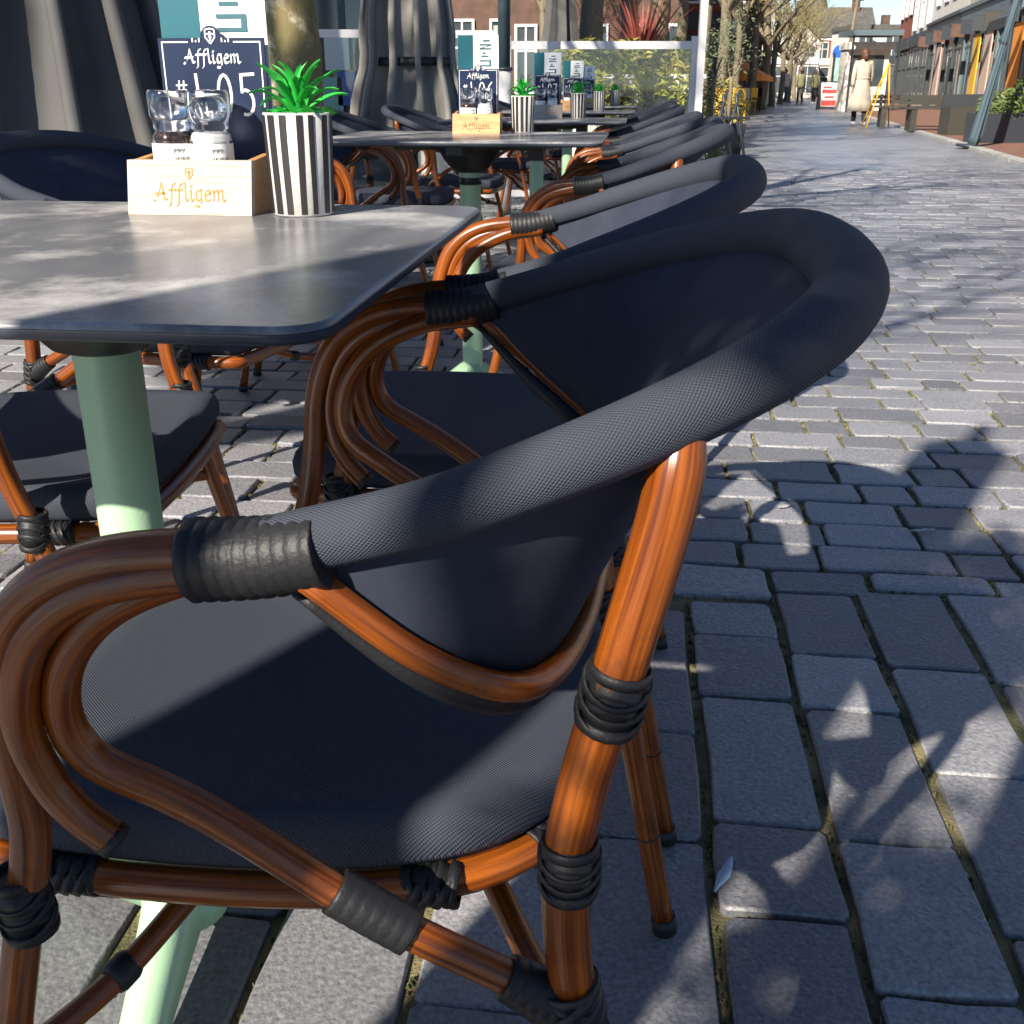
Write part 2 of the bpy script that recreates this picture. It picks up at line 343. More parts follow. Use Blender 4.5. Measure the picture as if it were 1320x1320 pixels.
def coil(mb,path,r,pitch=.0085,n=12):
    P=cr(path,14); Ls=[0]
    for i in range(1,len(P)): Ls.append(Ls[-1]+(P[i]-P[i-1]).length)
    T=Ls[-1]; m=max(12,int(T/pitch*6)); Q=[]; rr=[]
    for k in range(m+1):
        s=T*k/m; i=0
        while i<len(P)-2 and Ls[i+1]<s: i+=1
        t=(s-Ls[i])/max(1e-6,Ls[i+1]-Ls[i]); Q.append(P[i].lerp(P[i+1],t)); rr.append((r[0]+(r[1]-r[0])*k/m if hasattr(r,'__len__') else r)*(.955+.045*abs(math.sin(PI*s/pitch))**.4))
    mb.tube(Q,rr,n)
def make_chair(loc,rz,label,group):
    t=empty('armchair',loc,rz,label,'armchair',group)
    # seat
    def outl(k,z,s=1.):
        out=[]; pts=[(-.235,-.165),(-.22,-.195),(-.10,-.205),(.02,-.195),(.095,-.165),(.14,-.10),(.155,0)]
        pts=pts+[(x,-y) for x,y in pts[::-1][1:]]+[(-.242,.10),(-.245,0),(-.242,-.10)]
        return cr([((x+.04)*s-.04,y*s,z) for x,y in pts],4,closed=True)
    mb=MB(); rows=[outl(0,.440,.93),outl(0,.440,.985),outl(0,.449,1.015),outl(0,.464,1.02),outl(0,.476,1.0),outl(0,.481,.96),outl(0,.479,.88),outl(0,.472,.6),outl(0,.468,.3),outl(0,.467,.02)]
    mb.grid([list(r) for r in rows],closed_v=True,flip=True)
    kq=len(mb.v)-len(rows[-1]); mb.face(list(range(kq,kq+len(rows[-1]))))
    for i,uvs in enumerate(mb.uv): mb.uv[i]=[(mb.v[q][0],mb.v[q][1]+mb.v[q][2]*.7) for q in mb.f[i]]
    mb.build('seat',M['fabric'],t)
    mb=MB(); mb.tube(outl(0,.428,1.0),.0115,10,closed=True); mb.build('seat_frame',M['tube'],t)
    # backrest shell between rim and lower curve
    top=[(.0,-.285,.690)]+[(.03+.256*math.sin(q)**.95,-.289*math.cos(q)**.72,.694+.088*math.sin(q)**.9) for q in [PI/2*k/9 for k in range(1,9)]]+[(.286,0,.782)]
    low=[(.022,-.286,.687),(.072,-.272,.640),(.115,-.243,.612),(.136,-.185,.610),(.146,-.10,.626),(.150,0,.636)]
    topf=cr(top+mirror(top[:-1])[::-1],6); lowf=cr(low+mirror(low[:-1])[::-1],7)
    def samp(P,m):
        Ls=[0]
        for i in range(1,len(P)): Ls.append(Ls[-1]+(P[i]-P[i-1]).length)
        out=[]; i=0
        for k in range(m+1):
            s=Ls[-1]*k/m
            while i<len(P)-2 and Ls[i+1]<s: i+=1
            out.append(P[i].lerp(P[i+1],(s-Ls[i])/max(1e-6,Ls[i+1]-Ls[i])))
        return out
    A=samp(topf,64); B=samp(lowf,64); rows=[]
    for j in range(9):
        f=j/8; rows.append([A[i].lerp(B[i],f)+V((-1,0,0))*.012*math.sin(PI*f)*math.sin(PI*i/64) for i in range(65)])
    mb=MB(); mb.grid(rows); o=mb.build('backrest',M['shell'],t); sm=o.modifiers.new('thick','SOLIDIFY'); sm.thickness=.004; sm.offset=0
    rim=samp(topf,72); rr=[.0142+.0066*math.sin(PI*i/72)**2.2 for i in range(73)]
    mb=MB(); mb.tube(rim,rr,20); mb.build('back_rim',M['fabric'],t)
    mb=MB(); mb.tube([p+V((.004,.007*(1 if p.y>0 else -1)*min(1,abs(p.y)/.1),-.003)) for p in samp(lowf,60)],.0075,8); mb.build('back_frame',M['tube'],t)
    mb=MB(); mb.tube([p+V((-.003,0,-.0150)) for p in samp(lowf,60)],[.0025+.005*min(1,min(i,60-i)/7) for i in range(61)],8); mb.build('back_piping',M['black'],t)
    for sgn in (-1,1):
        q=lambda P:[(a,-b*sgn if False else (b if sgn<0 else -b),c) for a,b,c in P]
        # arm bundle and front leg
        P=q([(.02,-.286,.688),(-.038,-.285,.688),(-.085,-.284,.677),(-.120,-.281,.650),(-.138,-.276,.605),(-.143,-.268,.55),(-.150,-.260,.50),(-.172,-.256,.42),(-.225,-.262,.2),(-.262,-.268,.012)])
        mb=MB(); mb.tube(cr(P,7),.0108,14); mb.build('front_leg',M['tube'],t)
        mb=MB(); P=q([(.02,-.287,.683),(-.035,-.287,.679),(-.082,-.285,.665),(-.113,-.284,.637),(-.127,-.281,.595),(-.123,-.277,.558),(-.110,-.275,.533),(-.095,-.273,.517)]); mb.tube(cr(P,7),.0096,12); mb.build('arm_cane',M['tube'],t); mb=MB(); mb.tube(q([(-.0965,-.2732,.5185),(-.0925,-.2728,.5145)]),.0099,12); mb.build('end_cap',M['cap'],t)
        mb=MB(); P=q([(.02,-.279,.682),(-.030,-.277,.675),(-.076,-.276,.653),(-.103,-.273,.622),(-.112,-.269,.588),(-.102,-.265,.560),(-.068,-.259,.537),(-.037,-.257,.517),(.035,-.254,.465),(.115,-.250,.420),(.143,-.249,.404)]); mb.tube(cr(P,7),.0098,14); mb.build('arm_brace',M['tube'],t)
        mb=MB(); P=q([(-.028,-.284,.6845),(.005,-.285,.688),(.036,-.288,.695)]); coil(mb,P,(.0196,.0180),.0066); mb.build('arm_binding',M['black'],t)
        # rear leg
        mb=MB(); P=q([(.187,-.249,.746),(.181,-.2585,.705),(.164,-.260,.63),(.147,-.252,.55),(.140,-.249,.49),(.148,-.248,.40),(.18,-.248,.25),(.226,-.250,.012)]); mb.tube(cr(P,7),[.0095,.0105,.0115,.0125]+[.0130]*39+[.0122]*7,14); mb.build('rear_leg',M['tube'],t)
        for cx_,cz_,dd_,rj in ((-.2395,.125,(-.2,0,1),.0118),(.2035,.13,(-.19,0,1),.0124)):
            mb=MB(); band(mb,q([(cx_,-.265 if cx_<0 else -.249,cz_)])[0],dd_,rj,.0012,.0007); mb.build('joint_ring',M['cap'],t)
        for fx,fy in ((-.2635,-.2683),(.2285,-.2502)):
            mb=MB(); mb.tube(q([(fx,fy,.0),(fx*.985,fy,.02)]),.0138,12); mb.build('foot_cap',M['cap'],t)
        mb=MB(); lash(mb,*[q([(.161,-.2585,.612)])[0],(.2,0,1)],.0130,.031); mb.build('lashing',M['black'],t)
        mb=MB(); lash(mb,*[q([(.142,-.250,.503)])[0],(0,0,1)],.0130,.030); mb.build('lashing',M['black'],t); mb=MB(); lash(mb,q([(.118,-.135,.428)])[0],(.5,.85*-sgn,0),.0118,.03,4); mb.build('lashing',M['black'],t)
        mb=MB(); coil(mb,q([(.108,-.2505,.424),(.128,-.2495,.412),(.146,-.2485,.400)]),(.0132,.0180),.007); lash(mb,q([(.147,-.248,.402)])[0],(.2,0,-1),.0150,.040,6); mb.build('lashing',M['black'],t)
        mb=MB(); coil(mb,q([(.016,-.2545,.478),(.036,-.254,.465),(.056,-.253,.452)]),.0136,.007); mb.build('lashing',M['black'],t); mb=MB(); lash(mb,q([(.055,-.187,.428)])[0],(1,0,0),.0118,.032,5); mb.build('lashing',M['black'],t)
        mb=MB(); lash(mb,q([(-.163,-.258,.455)])[0],(-.1,0,1),.0125,.038,6); mb.build('lashing',M['black'],t); mb=MB(); lash(mb,q([(-.165,-.201,.428)])[0],(1,0,0),.0118,.030,5); mb.build('lashing',M['black'],t)
        mb=MB(); mb.tube(cr(q([(-.190,-.258,.33),(-.15,-.20,.345),(-.10,-.12,.385),(-.04,-.05,.418)]),7),.0085,10); mb.tube(cr(q([(.155,-.248,.36),(.12,-.19,.37),(.06,-.10,.40),(-.02,-.03,.42)]),7),.0085,10); mb.build('stretcher',M['tube'],t)
        mb=MB(); mb.tube(q([(-.1530,-.2060,.3439),(-.1515,-.2025,.3446),(-.1475,-.1930,.3464),(-.1460,-.1895,.3470)]),[.0095,.0112,.0112,.0095],16); mb.build('stretcher_clip',M['cap'],t)
    return t
CH0=(-.083,.71)
def cpos(D,off=0): return (CH0[0]+.12*(D-CH0[1])+off,D,0)
grpR='armchairs in the row on the street side of the tables'; grpL='armchairs in the row on the far side of the tables'
chair=make_chair(cpos(.71),-ROW,'nearest armchair in the foreground, dark woven seat, rolled rim and orange-brown cane legs',grpR)
for D,off,dr,lb in ((1.36,0,0,'armchair directly behind the nearest one, second in the right-hand row'),
  (2.62,.06,-3,'third armchair along the right-hand row, at the table numbered 406'),
  (3.2,.07,2,'fourth armchair along the right-hand row, just past table 406'),
  (3.95,.05,-1,'armchair in the right-hand row in the gap between the second and third tables'),
  (4.95,.02,-2,'fifth armchair along the right-hand row, by the third table'),
  (5.6,.02,3,'sixth armchair along the right-hand row, just past the third table'),
  (6.75,.03,0,'seventh armchair along the right-hand row, far down the terrace'),
  (7.45,.03,-3,'last armchair of the right-hand row, closest to the white planter')):
    copy_tree(chair,None,cpos(D,off),-ROW+R(dr),lb,grpR)
for x_,y_,dr,lb in ((-.655,1.27,6,'armchair across the nearest table, its seat showing left of the green table leg'),
  (-.66,2.08,-8,'armchair whose rounded grey back shows at the left edge behind the nearest table'),
  (-.62,2.95,4,'armchair on the left side of table 406, its cane arms beside the striped pot'),
  (-.57,3.62,-4,'armchair behind the left end of table 406'),
  (-.50,4.6,2,'armchair with blue-grey back in front of the beige folded parasol'),
  (-.30,5.35,-3,'second armchair with blue-grey back in front of the beige folded parasol'),
  (-.98,4.75,-60,'small dark armchair turned sideways left of the beige folded parasol'),
  (-.10,6.6,3,'armchair on the left side of the fourth table'),
  (.15,7.8,0,'armchair on the left side of the last table')):
    copy_tree(chair,None,(x_,y_,0),PI-ROW+R(dr),lb,grpL)
# ------------------------------------------------------------------ tables
def make_table(loc,wx,wy,label):
    t=empty('table',loc,-ROW,label,'table','terrace tables in a row')
    def rr(hx,hy,r,z,n=6):
        return [V((sx*(hx-r)+r*math.cos(a),sy*(hy-r)+r*math.sin(a),z)) for sx,sy,a0 in ((1,1,0),(-1,1,PI/2),(-1,-1,PI),(1,-1,3*PI/2)) for a in [a0+PI/2*k/n for k in range(n+1)]]
    hx,hy=wx/2,wy/2; mb=MB()
    L=[rr(hx-.003,hy-.003,.03,.7595),rr(hx-.0005,hy-.0005,.032,.7580),rr(hx,hy,.033,.7555)]
    k=len(mb.v); N=len(L[0]); mb.grid([list(r) for r in L],closed_v=True,flip=False); mb.face(list(range(k,k+N)))
    mb.build('tabletop',M['top'],t)
    mb=MB(); L=[rr(hx,hy,.033,.7552),rr(hx,hy,.033,.752),rr(hx-.003,hy-.003,.03,.7485),rr(hx-.015,hy-.015,.02,.7465)]
    mb.grid([list(r) for r in L],closed_v=True); k=len(mb.v)-N; mb.face(list(range(k,k+N))[::-1]); mb.build('table_edge',M['edge'],t)
    mb=MB(); mb.lathe([(.0,.7455),(.17,.7455),(.17,.738),(.085,.727),(.07,.700),(.045,.672),(.034,.668)],24)
    mb.box(-.20,-.02,.724,.20,.02,.7450); mb.box(-.02,-.26,.7245,.02,.26,.7452); mb.box(.16,-.045,.70,.2,.045,.735)
    mb.build('bracket',M['bracket'],t)
    mb=MB(); mb.lathe([(.0285,.67),(.0285,.12),(.034,.10),(.045,.085),(.045,.05),(0,.045)],28); mb.build('column',M['green'],t)
    if wx>.6: mb=MB(); ring(mb,(0,0,.64),(0,0,1),.0285,.004,24); mb.lathe([(.0295,.655),(.0295,.638)],24); mb.build('collar',M['bracket'],t)
    for a in ((278,38,158) if wx<.6 else (200,290,20,110)):
        d=V((math.cos(R(a)),math.sin(R(a)),0)); s_=V((-d.y,d.x,0)); rows=[]
        for u,z0,z1,w_ in ((.02,.055,.155,.026),(.07,.048,.12,.024),(.14,.035,.082,.021),(.21,.02,.052,.019),(.27,.010,.032,.017),(.29,.008,.02,.012)):
            rows.append([d*u+s_*-w_+V((0,0,z0)),d*u+s_*w_+V((0,0,z0)),d*u+s_*w_*1.0+V((0,0,z0+(z1-z0)*.7)),d*u+s_*w_*.45+V((0,0,z1)),d*u-s_*w_*.45+V((0,0,z1)),d*u-s_*w_+V((0,0,z0+(z1-z0)*.7))])
        mb=MB(); mb.grid(rows,closed_v=True); k=len(mb.v); mb.face([k-6,k-5,k-4,k-3,k-2,k-1]); mb.build('base_foot',M['green'],t)
        mb=MB(); mb.lathe([(0,0),(.014,0),(.014,.012),(0,.014)],12,c=(d.x*.265,d.y*.265)); mb.build('levelling_foot',M['cap'],t)
    return t
TB=[((-.355,.915,0),.58,.64,'nearest grey laminate table on a pale green pedestal, carrying sign 405'),
    ((-.112,2.98,0),.72,.62,'second table from the camera, grey top on green pedestal, carrying sign 406'),
    ((.100,4.55,0),.72,.62,'third table from the camera, behind table 406'),
    ((.300,6.10,0),.72,.62,'fourth table from the camera'),
    ((.490,7.70,0),.72,.62,'last and farthest grey table of the terrace row')]
tabs=[]
for i,(l,wx,wy,lb) in enumerate(TB):
    if i<2: tabs.append(make_table(l,wx,wy,lb))
    else: tabs.append(copy_tree(tabs[1],None,l,-ROW,lb))
# ------------------------------------------------------------------ lettering (pen strokes)
def arc(cx,cy,rx_,ry_,a0,a1,n=8): return [(cx+rx_*math.cos(R(a0+(a1-a0)*k/n)),cy+ry_*math.sin(R(a0+(a1-a0)*k/n))) for k in range(n+1)]
BL={'A':(.95,[[(0,.05),(.12,0),(.28,.25),(.52,1.0)],[(.5,1),(.62,.5),(.72,.1),(.88,.08)],[(.1,.42),(.75,.42)]]),
 'f':(.46,[[(.05,-.28),(.16,-.2),(.2,.6),(.26,.92),(.44,.98)],[(.02,.62),(.42,.62)]]),
 'l':(.34,[[(.1,1.02),(.14,.15),(.22,.02),(.32,.08)]]),
 'i':(.34,[[(.04,.55),(.12,.64),(.14,.12),(.22,.02),(.32,.1)],[(.12,.85),(.2,.8)]]),
 'g':(.56,[[(.42,.6),(.18,.62),(.1,.4),(.14,.1),(.26,.04),(.42,.14)],[(.42,.64),(.44,-.1),(.3,-.3),(.06,-.24)]]),
 'e':(.5,[[(.12,.34),(.42,.42),(.36,.6),(.2,.62),(.1,.44),(.12,.12),(.26,.02),(.46,.1)]]),
 'm':(.86,[[(.04,.55),(.12,.64),(.14,.04)],[(.14,.48),(.32,.64),(.4,.56),(.4,.04)],[(.4,.48),(.58,.64),(.66,.56),(.68,.12),(.78,.02),(.88,.1)]])}
DG={'#':(.62,[[(.14,.2),(.2,.8)],[(.36,.2),(.42,.8)],[(.0,.38),(.52,.4)],[(.04,.6),(.56,.62)]]),
 '4':(.68,[[(.08,1),(.12,.42),(.56,.44)],[(.42,.62),(.44,.0)]]),
 '0':(.60,[arc(.26,.5,.2,.48,90,450,16)]),
 '5':(.66,[[(.6,1),(.18,.98)],[(.2,1),(.2,.56)]+arc(.3,.32,.24,.30,110,-110,9)]),
 '6':(.62,[[(.46,1),(.24,.75),(.1,.4)]+arc(.28,.26,.19,.25,160,-190,12)]),
 '7':(.62,[[(.08,.95),(.5,.97),(.26,.0)]]),'8':(.6,[arc(.26,.74,.16,.24,-90,270,12),arc(.26,.26,.2,.25,90,450,12)]),'9':(.6,[arc(.26,.7,.17,.27,0,360,12)+[(.42,.0)]])}
def write(mb,txt,font,x,y,h,face,nib=None,pen=None,mi=0,k=1.):
    for ch in txt:
        adv,sts=font[ch]
        for st in sts:
            P=[(x+a*h*k,y+b_*h) for a,b_ in st]
            for (a,b_),(c,d) in zip(P[:-1],P[1:]):
                if nib: nx,ny=nib; q=[(a-nx,b_-ny),(a+nx,b_+ny),(c+nx,d+ny),(c-nx,d-ny)]
                else:
                    l=math.hypot(c-a,d-b_) or 1; ux,uy=(c-a)/l*pen,(d-b_)/l*pen; q=[(a-uy-ux*.4,b_+ux-uy*.4),(a+uy-ux*.4,b_-ux-uy*.4),(c+uy+ux*.4,d-ux+uy*.4),(c-uy+ux*.4,d+ux+uy*.4)]
                mb.quad(*[face(*w_) for w_ in q],mi=mi)
            if nib:
                for (a,b_) in P: nx,ny=nib; mb.quad(*[face(*w_) for w_ in ((a-nx,b_-ny),(a-ny*.5,b_-nx*.5),(a+nx,b_+ny),(a+ny*.5,b_+nx*.5))],mi=mi)
        x+=adv*h*k
    return x
def width(txt,font,h): return sum(font[c][0] for c in txt)*h
def emblem(mb,face,cx,cy,s,mi=0):
    P=[(-.5,.6),(0,.72),(.5,.6),(.5,-.1),(0,-.7),(-.5,-.1)]
    for i in range(6):
        (a,b_),(c,d)=P[i],P[(i+1)%6]; l=math.hypot(c-a,d-b_); ux,uy=(c-a)/l*.07,(d-b_)/l*.07
        mb.quad(*[face(cx+p*s,cy+q*s) for p,q in ((a-uy,b_+ux),(a+uy,b_-ux),(c+uy,d-ux),(c-uy,d+ux))],mi=mi)
    for q in ([(-.1,-.4),(.1,-.4),(.1,.45),(-.1,.45)],[(-.34,.12),(.34,.12),(.34,.3),(-.34,.3)],[(-.25,-.12),(.25,-.12),(.1,0),(-.1,0)]): mb.quad(*[face(cx+p*s,cy+r_*s) for p,r_ in q],mi=mi)
# ------------------------------------------------------------------ things on the tables
def make_holder(loc,rz,lb,plain):
    t=empty('condiment_box',loc,rz,lb,'wooden box','wooden condiment boxes on the tables')
    W,D_,H=.064,.050,.052; k=.012     # front face leans back
    def P(x,y,z): return (x,y+(k*(z/H) if y<0 else 0),z)
    mb=MB(); fm=[M['wood']]
    # sides, back and floor boards
    for sx in (-1,1):
        x0,x1=sorted((sx*W,sx*(W-.008))); pts=[(x0,-D_,0),(x1,-D_,0),(x1,D_,0),(x0,D_,0),(x0,-D_+k,H-.001),(x1,-D_+k,H-.001),(x1,D_,H+.006),(x0,D_,H+.006)]
        kk=len(mb.v); mb.v+=pts
        for f in ((0,3,2,1),(4,5,6,7),(0,1,5,4),(1,2,6,5),(2,3,7,6),(3,0,4,7)): mb.face([kk+i for i in f])
    mb.box(-W+.008,D_-.008,0,W-.008,D_,H+.006); mb.box(-W+.008,-D_+.008,0,W-.008,D_-.008,.006); mb.build('box_body',M['wood'],t)
    mb=MB(); e=.004; pts=[(-W-.001,-D_-e,0.0),(W+.001,-D_-e,0.0),(W+.001,-D_+.006,0.0),(-W-.001,-D_+.006,0.0)]; pts+=[(x,y+k,H) for x,y,_ in pts]
    mb.v+=pts
    for f in ((0,3,2,1),(4,5,6,7),(0,1,5,4),(1,2,6,5),(2,3,7,6),(3,0,4,7)): mb.face(list(f))
    mb.build('front_board',M['wood'] if plain else M['boxwhite'],t)
    face=lambda x,z:(x,-D_-e+k*(z/H)-.0006,z)
    mb=MB(); h=.017; wd=width('Affligem',BL,h); write(mb,'Affligem',BL,-wd/2,.0135,h,face,nib=(.0007,.0011)); emblem(mb,face,0,.0395,.0075)
    mb.build('lettering',M['darkburn'] if plain else M['burn'],t); return t
def make_mill(loc,fill,strip,lb):
    t=empty('spice_mill',loc,0,lb,'spice mill','pepper and salt mills in the wooden boxes'); t.scale=(1,1,1.2)
    mb=MB(); mb.lathe([(0,.0),(.0195,.0),(.021,.003),(.021,.052),(.0195,.057),(.017,.060)],24); mb.lathe([(.0155,.0605),(.0155,.056),(.0185,.051),(.0185,.004),(0,.004)],24); mb.build('jar',M['glass'],t)
    mb=MB(); top=.0565 if fill=='pepper' else .058; mb.lathe([(0,.005),(.0178,.005),(.0178,top-.003),(.015,top),(0,top+.001)],20); mb.build('filling',M[fill],t)
    mb=MB(); mb.lathe([(.0214,.029),(.0214,.0505)],24); mb.build('jar_label',M['paper'],t)
    mb=MB(); mb.lathe([(.0217,.026),(.0217,.029)],24); mb.build('base_strip',M[strip],t)
    mb=MB()
    for k in range(9): 
        a=R(-78+k*5.2); mb.lathe([(.0217,.031),(.0217,.040)],1,a0=a,a1=a+R(1.2+1.5*(k%3)/2))
    for k in range(8): a=R(-75+k*4); mb.lathe([(.0217,.0430+.001*(k%3)),(.0217,.0465)],1,a0=a,a1=a+R(2))
    mb.build('barcode',M['canvas2'],t)
    mb=MB(); pr=[(0.0165,.060),(.0185,.0625),(.0180,.0665),(.0198,.0692),(.0212,.0722),(.0216,.0800),(.0216,.0895),(.0205,.0925),(0,.0928)]
    n=24; rows=[[((r_*(1+.02*(1 if j%2 else -1)))*math.cos(2*PI*j/n),(r_*(1+.02*(1 if j%2 else -1)))*math.sin(2*PI*j/n),z) for j in range(n)] for r_,z in pr]; mb.grid(rows,closed_v=True,flip=True)
    mb.lathe([(0,.070),(.011,.072),(.013,.080),(.010,.086),(0,.087)],16); mb.build('grinder_cap',M['glass'],t); return t
def make_sign(loc,rz,num,lb,menu):
    t=empty('table_number_board',loc,rz,lb,'number board','table number boards standing in the boxes')
    W,H=.056,.160; mb=MB(); mb.box(-W,-.0015,0,W,.0015,H); mb.lathe([(0,-.0015),(.013,-.0015),(.013,.0015),(0,.0015)],20); k=len(mb.v)
    mb.v=[(x,z,y+H-.002) if False else (x,y,z) for x,y,z in mb.v]
    mb2=MB(); mb2.box(-W,-.0015,0,W,.0015,H)
    pts=[(-.013,H)]+[(.0105*math.cos(a),H+.0115*math.sin(a)) for a in [PI-PI*i/10 for i in range(11)]]+[(.013,H)]
    kk=len(mb2.v); mb2.v+=[(x,-.0014,z) for x,z in pts]+[(x,.0014,z) for x,z in pts]; n=len(pts); mb2.face([kk+i for i in range(n)][::-1]); mb2.face([kk+n+i for i in range(n)])
    for i in range(n-1): mb2.face([kk+i,kk+i+1,kk+n+i+1,kk+n+i])
    mb2.build('board',M['navy'],t)
    f=lambda x,z:(x,-.0021,z); mb=MB()
    def bar(a,b_,c,d): mb.quad(f(a,b_),f(c,b_),f(c,d),f(a,d))
    e=.0035; bar(-W+e,H-e-.001,-.024,H-e+.0004); bar(.024,H-e-.001,W-e,H-e+.0004); bar(-W+e,.0,-W+e+.0013,H-e); bar(W-e-.0013,.0,W-e,H-e)
    for s_ in (-1,1):
        for i in range(3): bar(s_*(.012+.0035*i)-.0007,H-.004,s_*(.012+.0035*i)+.0007,H-.004+(.002 if i%2 else .004))
    emblem(mb,f,0,H+.0015,.0100); h=.0135; wd=width('Affligem',BL,h); write(mb,'Affligem',BL,-wd/2,H-.024,h,f,nib=(.0007,.0011))
    write(mb,'#',DG,-.042,H-.058,.022,f,pen=.0008); write(mb,num,DG,-.022,H-.074,.040,f,pen=.0015,k=.86); mb.build('lettering',M['white'],t)
    m=empty('menu_card',(V(loc)+V((math.sin(rz)*-.011,math.cos(rz)*.011,0))),rz,menu,'menu','menu cards behind the number boards')
    W=.056;H2=.245; mb=MB(); mb.box(-W,-.0012,0,W,.0012,H2); mb.build('card',M['paper'],m)
    mb=MB(); mb.quad((-W,-.0018,0),(-.014,-.0018,0),(-.014,-.0018,H2),(-W,-.0018,H2)); mb.build('teal_band',M['teal'],m)
    mb=MB(); f=lambda x,z:(x,-.0022,z); rg2=random.Random(int(num))
    def bar2(x0,z0,x1,z1): mb.quad(f(x0,z0),f(x1,z0),f(x1,z1),f(x0,z1))
    # a column of turned lettering read from the side: M E N U
    z=.166; x0,x1=.004,.036
    bar2(x0,z,x1,z+.004); bar2(x0,z+.0125,x1,z+.0165); bar2(x1-.006,z+.004,x1,z+.0125)          # U
    z=.190; bar2(x0+.004,z,x1-.008,z+.004); bar2(x0+.009,z+.007,x0+.016,z+.012)
    z=.209; bar2(x0,z,x1,z+.0035); bar2(x0,z+.010,x1,z+.0135); mb.quad(f(x0,z+.0035),f(x0+.006,z+.0035),f(x1,z+.010),f(x1-.006,z+.010))
    z=.229; bar2(x0+.01,z,x1-.004,z+.004)
    mb.build('menu_print',M['ink'],m); return t,m
leafmb=None
def make_plant(loc,rz,lb):
    global leafmb
    t=empty('potted_plant',loc,rz,lb,'potted plant','striped pots with green plastic plants'); t.scale=(.92,.92,.92)
    mb=MB(); mb.lathe([(0,0),(.031,0),(.033,.002),(.0365,.105),(.0345,.106),(.0335,.098),(0,.098)],40); mb.build('pot',M['ceramic'],t)
    n=15
    for k in range(n):
        a0=2*PI*k/n+random.uniform(-.05,.05); wdt=.06+random.uniform(0,.09); rows=[]; ph=random.uniform(0,6)
        for i in range(9):
            z=.003+.1005*i/8; r_=.03325+(.0365-.033)*i/8; o=.012*math.sin(ph+i*.5); rows.append([( (r_+.0004)*math.cos(a0+o+s_*wdt),(r_+.0004)*math.sin(a0+o+s_*wdt),z) for s_ in (-1,-.33,.33,1)])
        mb=MB(); mb.grid(rows,flip=True); mb.build('stripe',M['stripe'],t)
    if leafmb is None:
        leafmb=[]
        for L_,dr in ((.060,.008),(.054,.011),(.062,.006)):
            mb=MB(); rows=[]
            for i in range(9):
                s=i/8; w_=.0052*(math.sin(PI*min(1,s*.93+.07))**.7)+.0002; x=L_*s; z=.03*s*1.2-dr*3*s*s*s
                rows.append([(x,-w_,z+.0018),(x,-w_*.5,z+.0002),(x,0,z-.0006),(x,w_*.5,z+.0002),(x,w_,z+.0018)])
            mb.grid(rows); o=mb.build('leaf',M['leaf']); leafmb.append(o.data); bpy.data.objects.remove(o)
    for k in range(26):
        o=bpy.data.objects.new('leaf',random.choice(leafmb)); COL.objects.link(o); o.parent=t; rg_=k/26
        o.location=(0,0,.099+.006*rg_); o.rotation_euler=(random.uniform(-.2,.2),-(.10+1.0*rg_+random.uniform(-.06,.06)),2.4*k); s_=1.05-.2*rg_; o.scale=(s_*random.uniform(.85,1.12),s_*random.uniform(.8,1.15),s_)
    mb=MB(); mb.lathe([(0,.1005),(.033,.1003)],20)
    for i in range(60):
        a=random.uniform(0,6.28); r_=random.uniform(.008,.036); z=.101+random.uniform(0,.006); mb.tri((r_*math.cos(a),r_*math.sin(a),z),((r_+.008)*math.cos(a+.2),(r_+.008)*math.sin(a+.2),z+.004),((r_+.002)*math.cos(a-.3),(r_+.002)*math.sin(a-.3),z+.006))
    mb.build('moss_top',M['leaf'],t); return t
TZ=.7597
bx=G(245,272,TZ); 
sets=[(V((ATX(271,1.16,TZ),1.16,TZ)),V((ATX(392,1.115,TZ),1.115,TZ)),R(-7),'405',False),
 (V((-.095,3.14,TZ)),V((.030,3.20,TZ)),R(-4),'406',True),(V((.145,4.72,TZ)),V((.27,4.62,TZ)),R(-4),'407',False),(V((.33,6.2,TZ)),V((.475,6.2,TZ)),R(-4),'408',True),(V((.50,7.7,TZ)),V((.70,7.75,TZ)),R(-4),'409',True)]
nm=['nearest table','table 406, second from the camera','third table from the camera','fourth table from the camera','last table of the row']
h0=p0=m1=m2=None
for i,(bp_,pp,rz,num,plain) in enumerate(sets):
    if i<2: 
        h0=make_holder(bp_,rz,('pale wooden box with orange lettering on the ' if not plain else 'plain wooden box with dark burnt lettering on the ')+nm[i],plain)
        if i==0: hw=h0
        else: hp=h0
    else: copy_tree(hp if plain else hw,None,bp_,rz,'small wooden condiment box on the '+nm[i])
    off=lambda x,y,z=.0065: V(bp_)+Matrix.Rotation(rz,3,'Z')@V((x,y,z))
    if i==0:
        m1=make_mill(off(-.027,-.012),'pepper','magenta','glass pepper mill with white label, left one in the box on the nearest table'); m2=make_mill(off(.016,-.018),'salt','cyan','glass salt mill with white label, right one in the box on the nearest table')
        p0=make_plant(pp,.3,'black and white striped pot with spiky green plant on the '+nm[i])
    else:
        copy_tree(m1,None,off(-.025,-.015),.2,'left mill of the pair in the box on the '+nm[i]); copy_tree(m2,None,off(.022,-.015),-.2,'right mill of the pair in the box on the '+nm[i])
        p0c=copy_tree(p0,None,pp,i*.9,'black and white striped pot with green plant on the '+nm[i])
    pass; make_sign(off(.010 if i==0 else 0,.022),rz,num,'navy board with white number %s on the %s'%(num,nm[i]),'tall teal and white menu card on the %s'%nm[i])
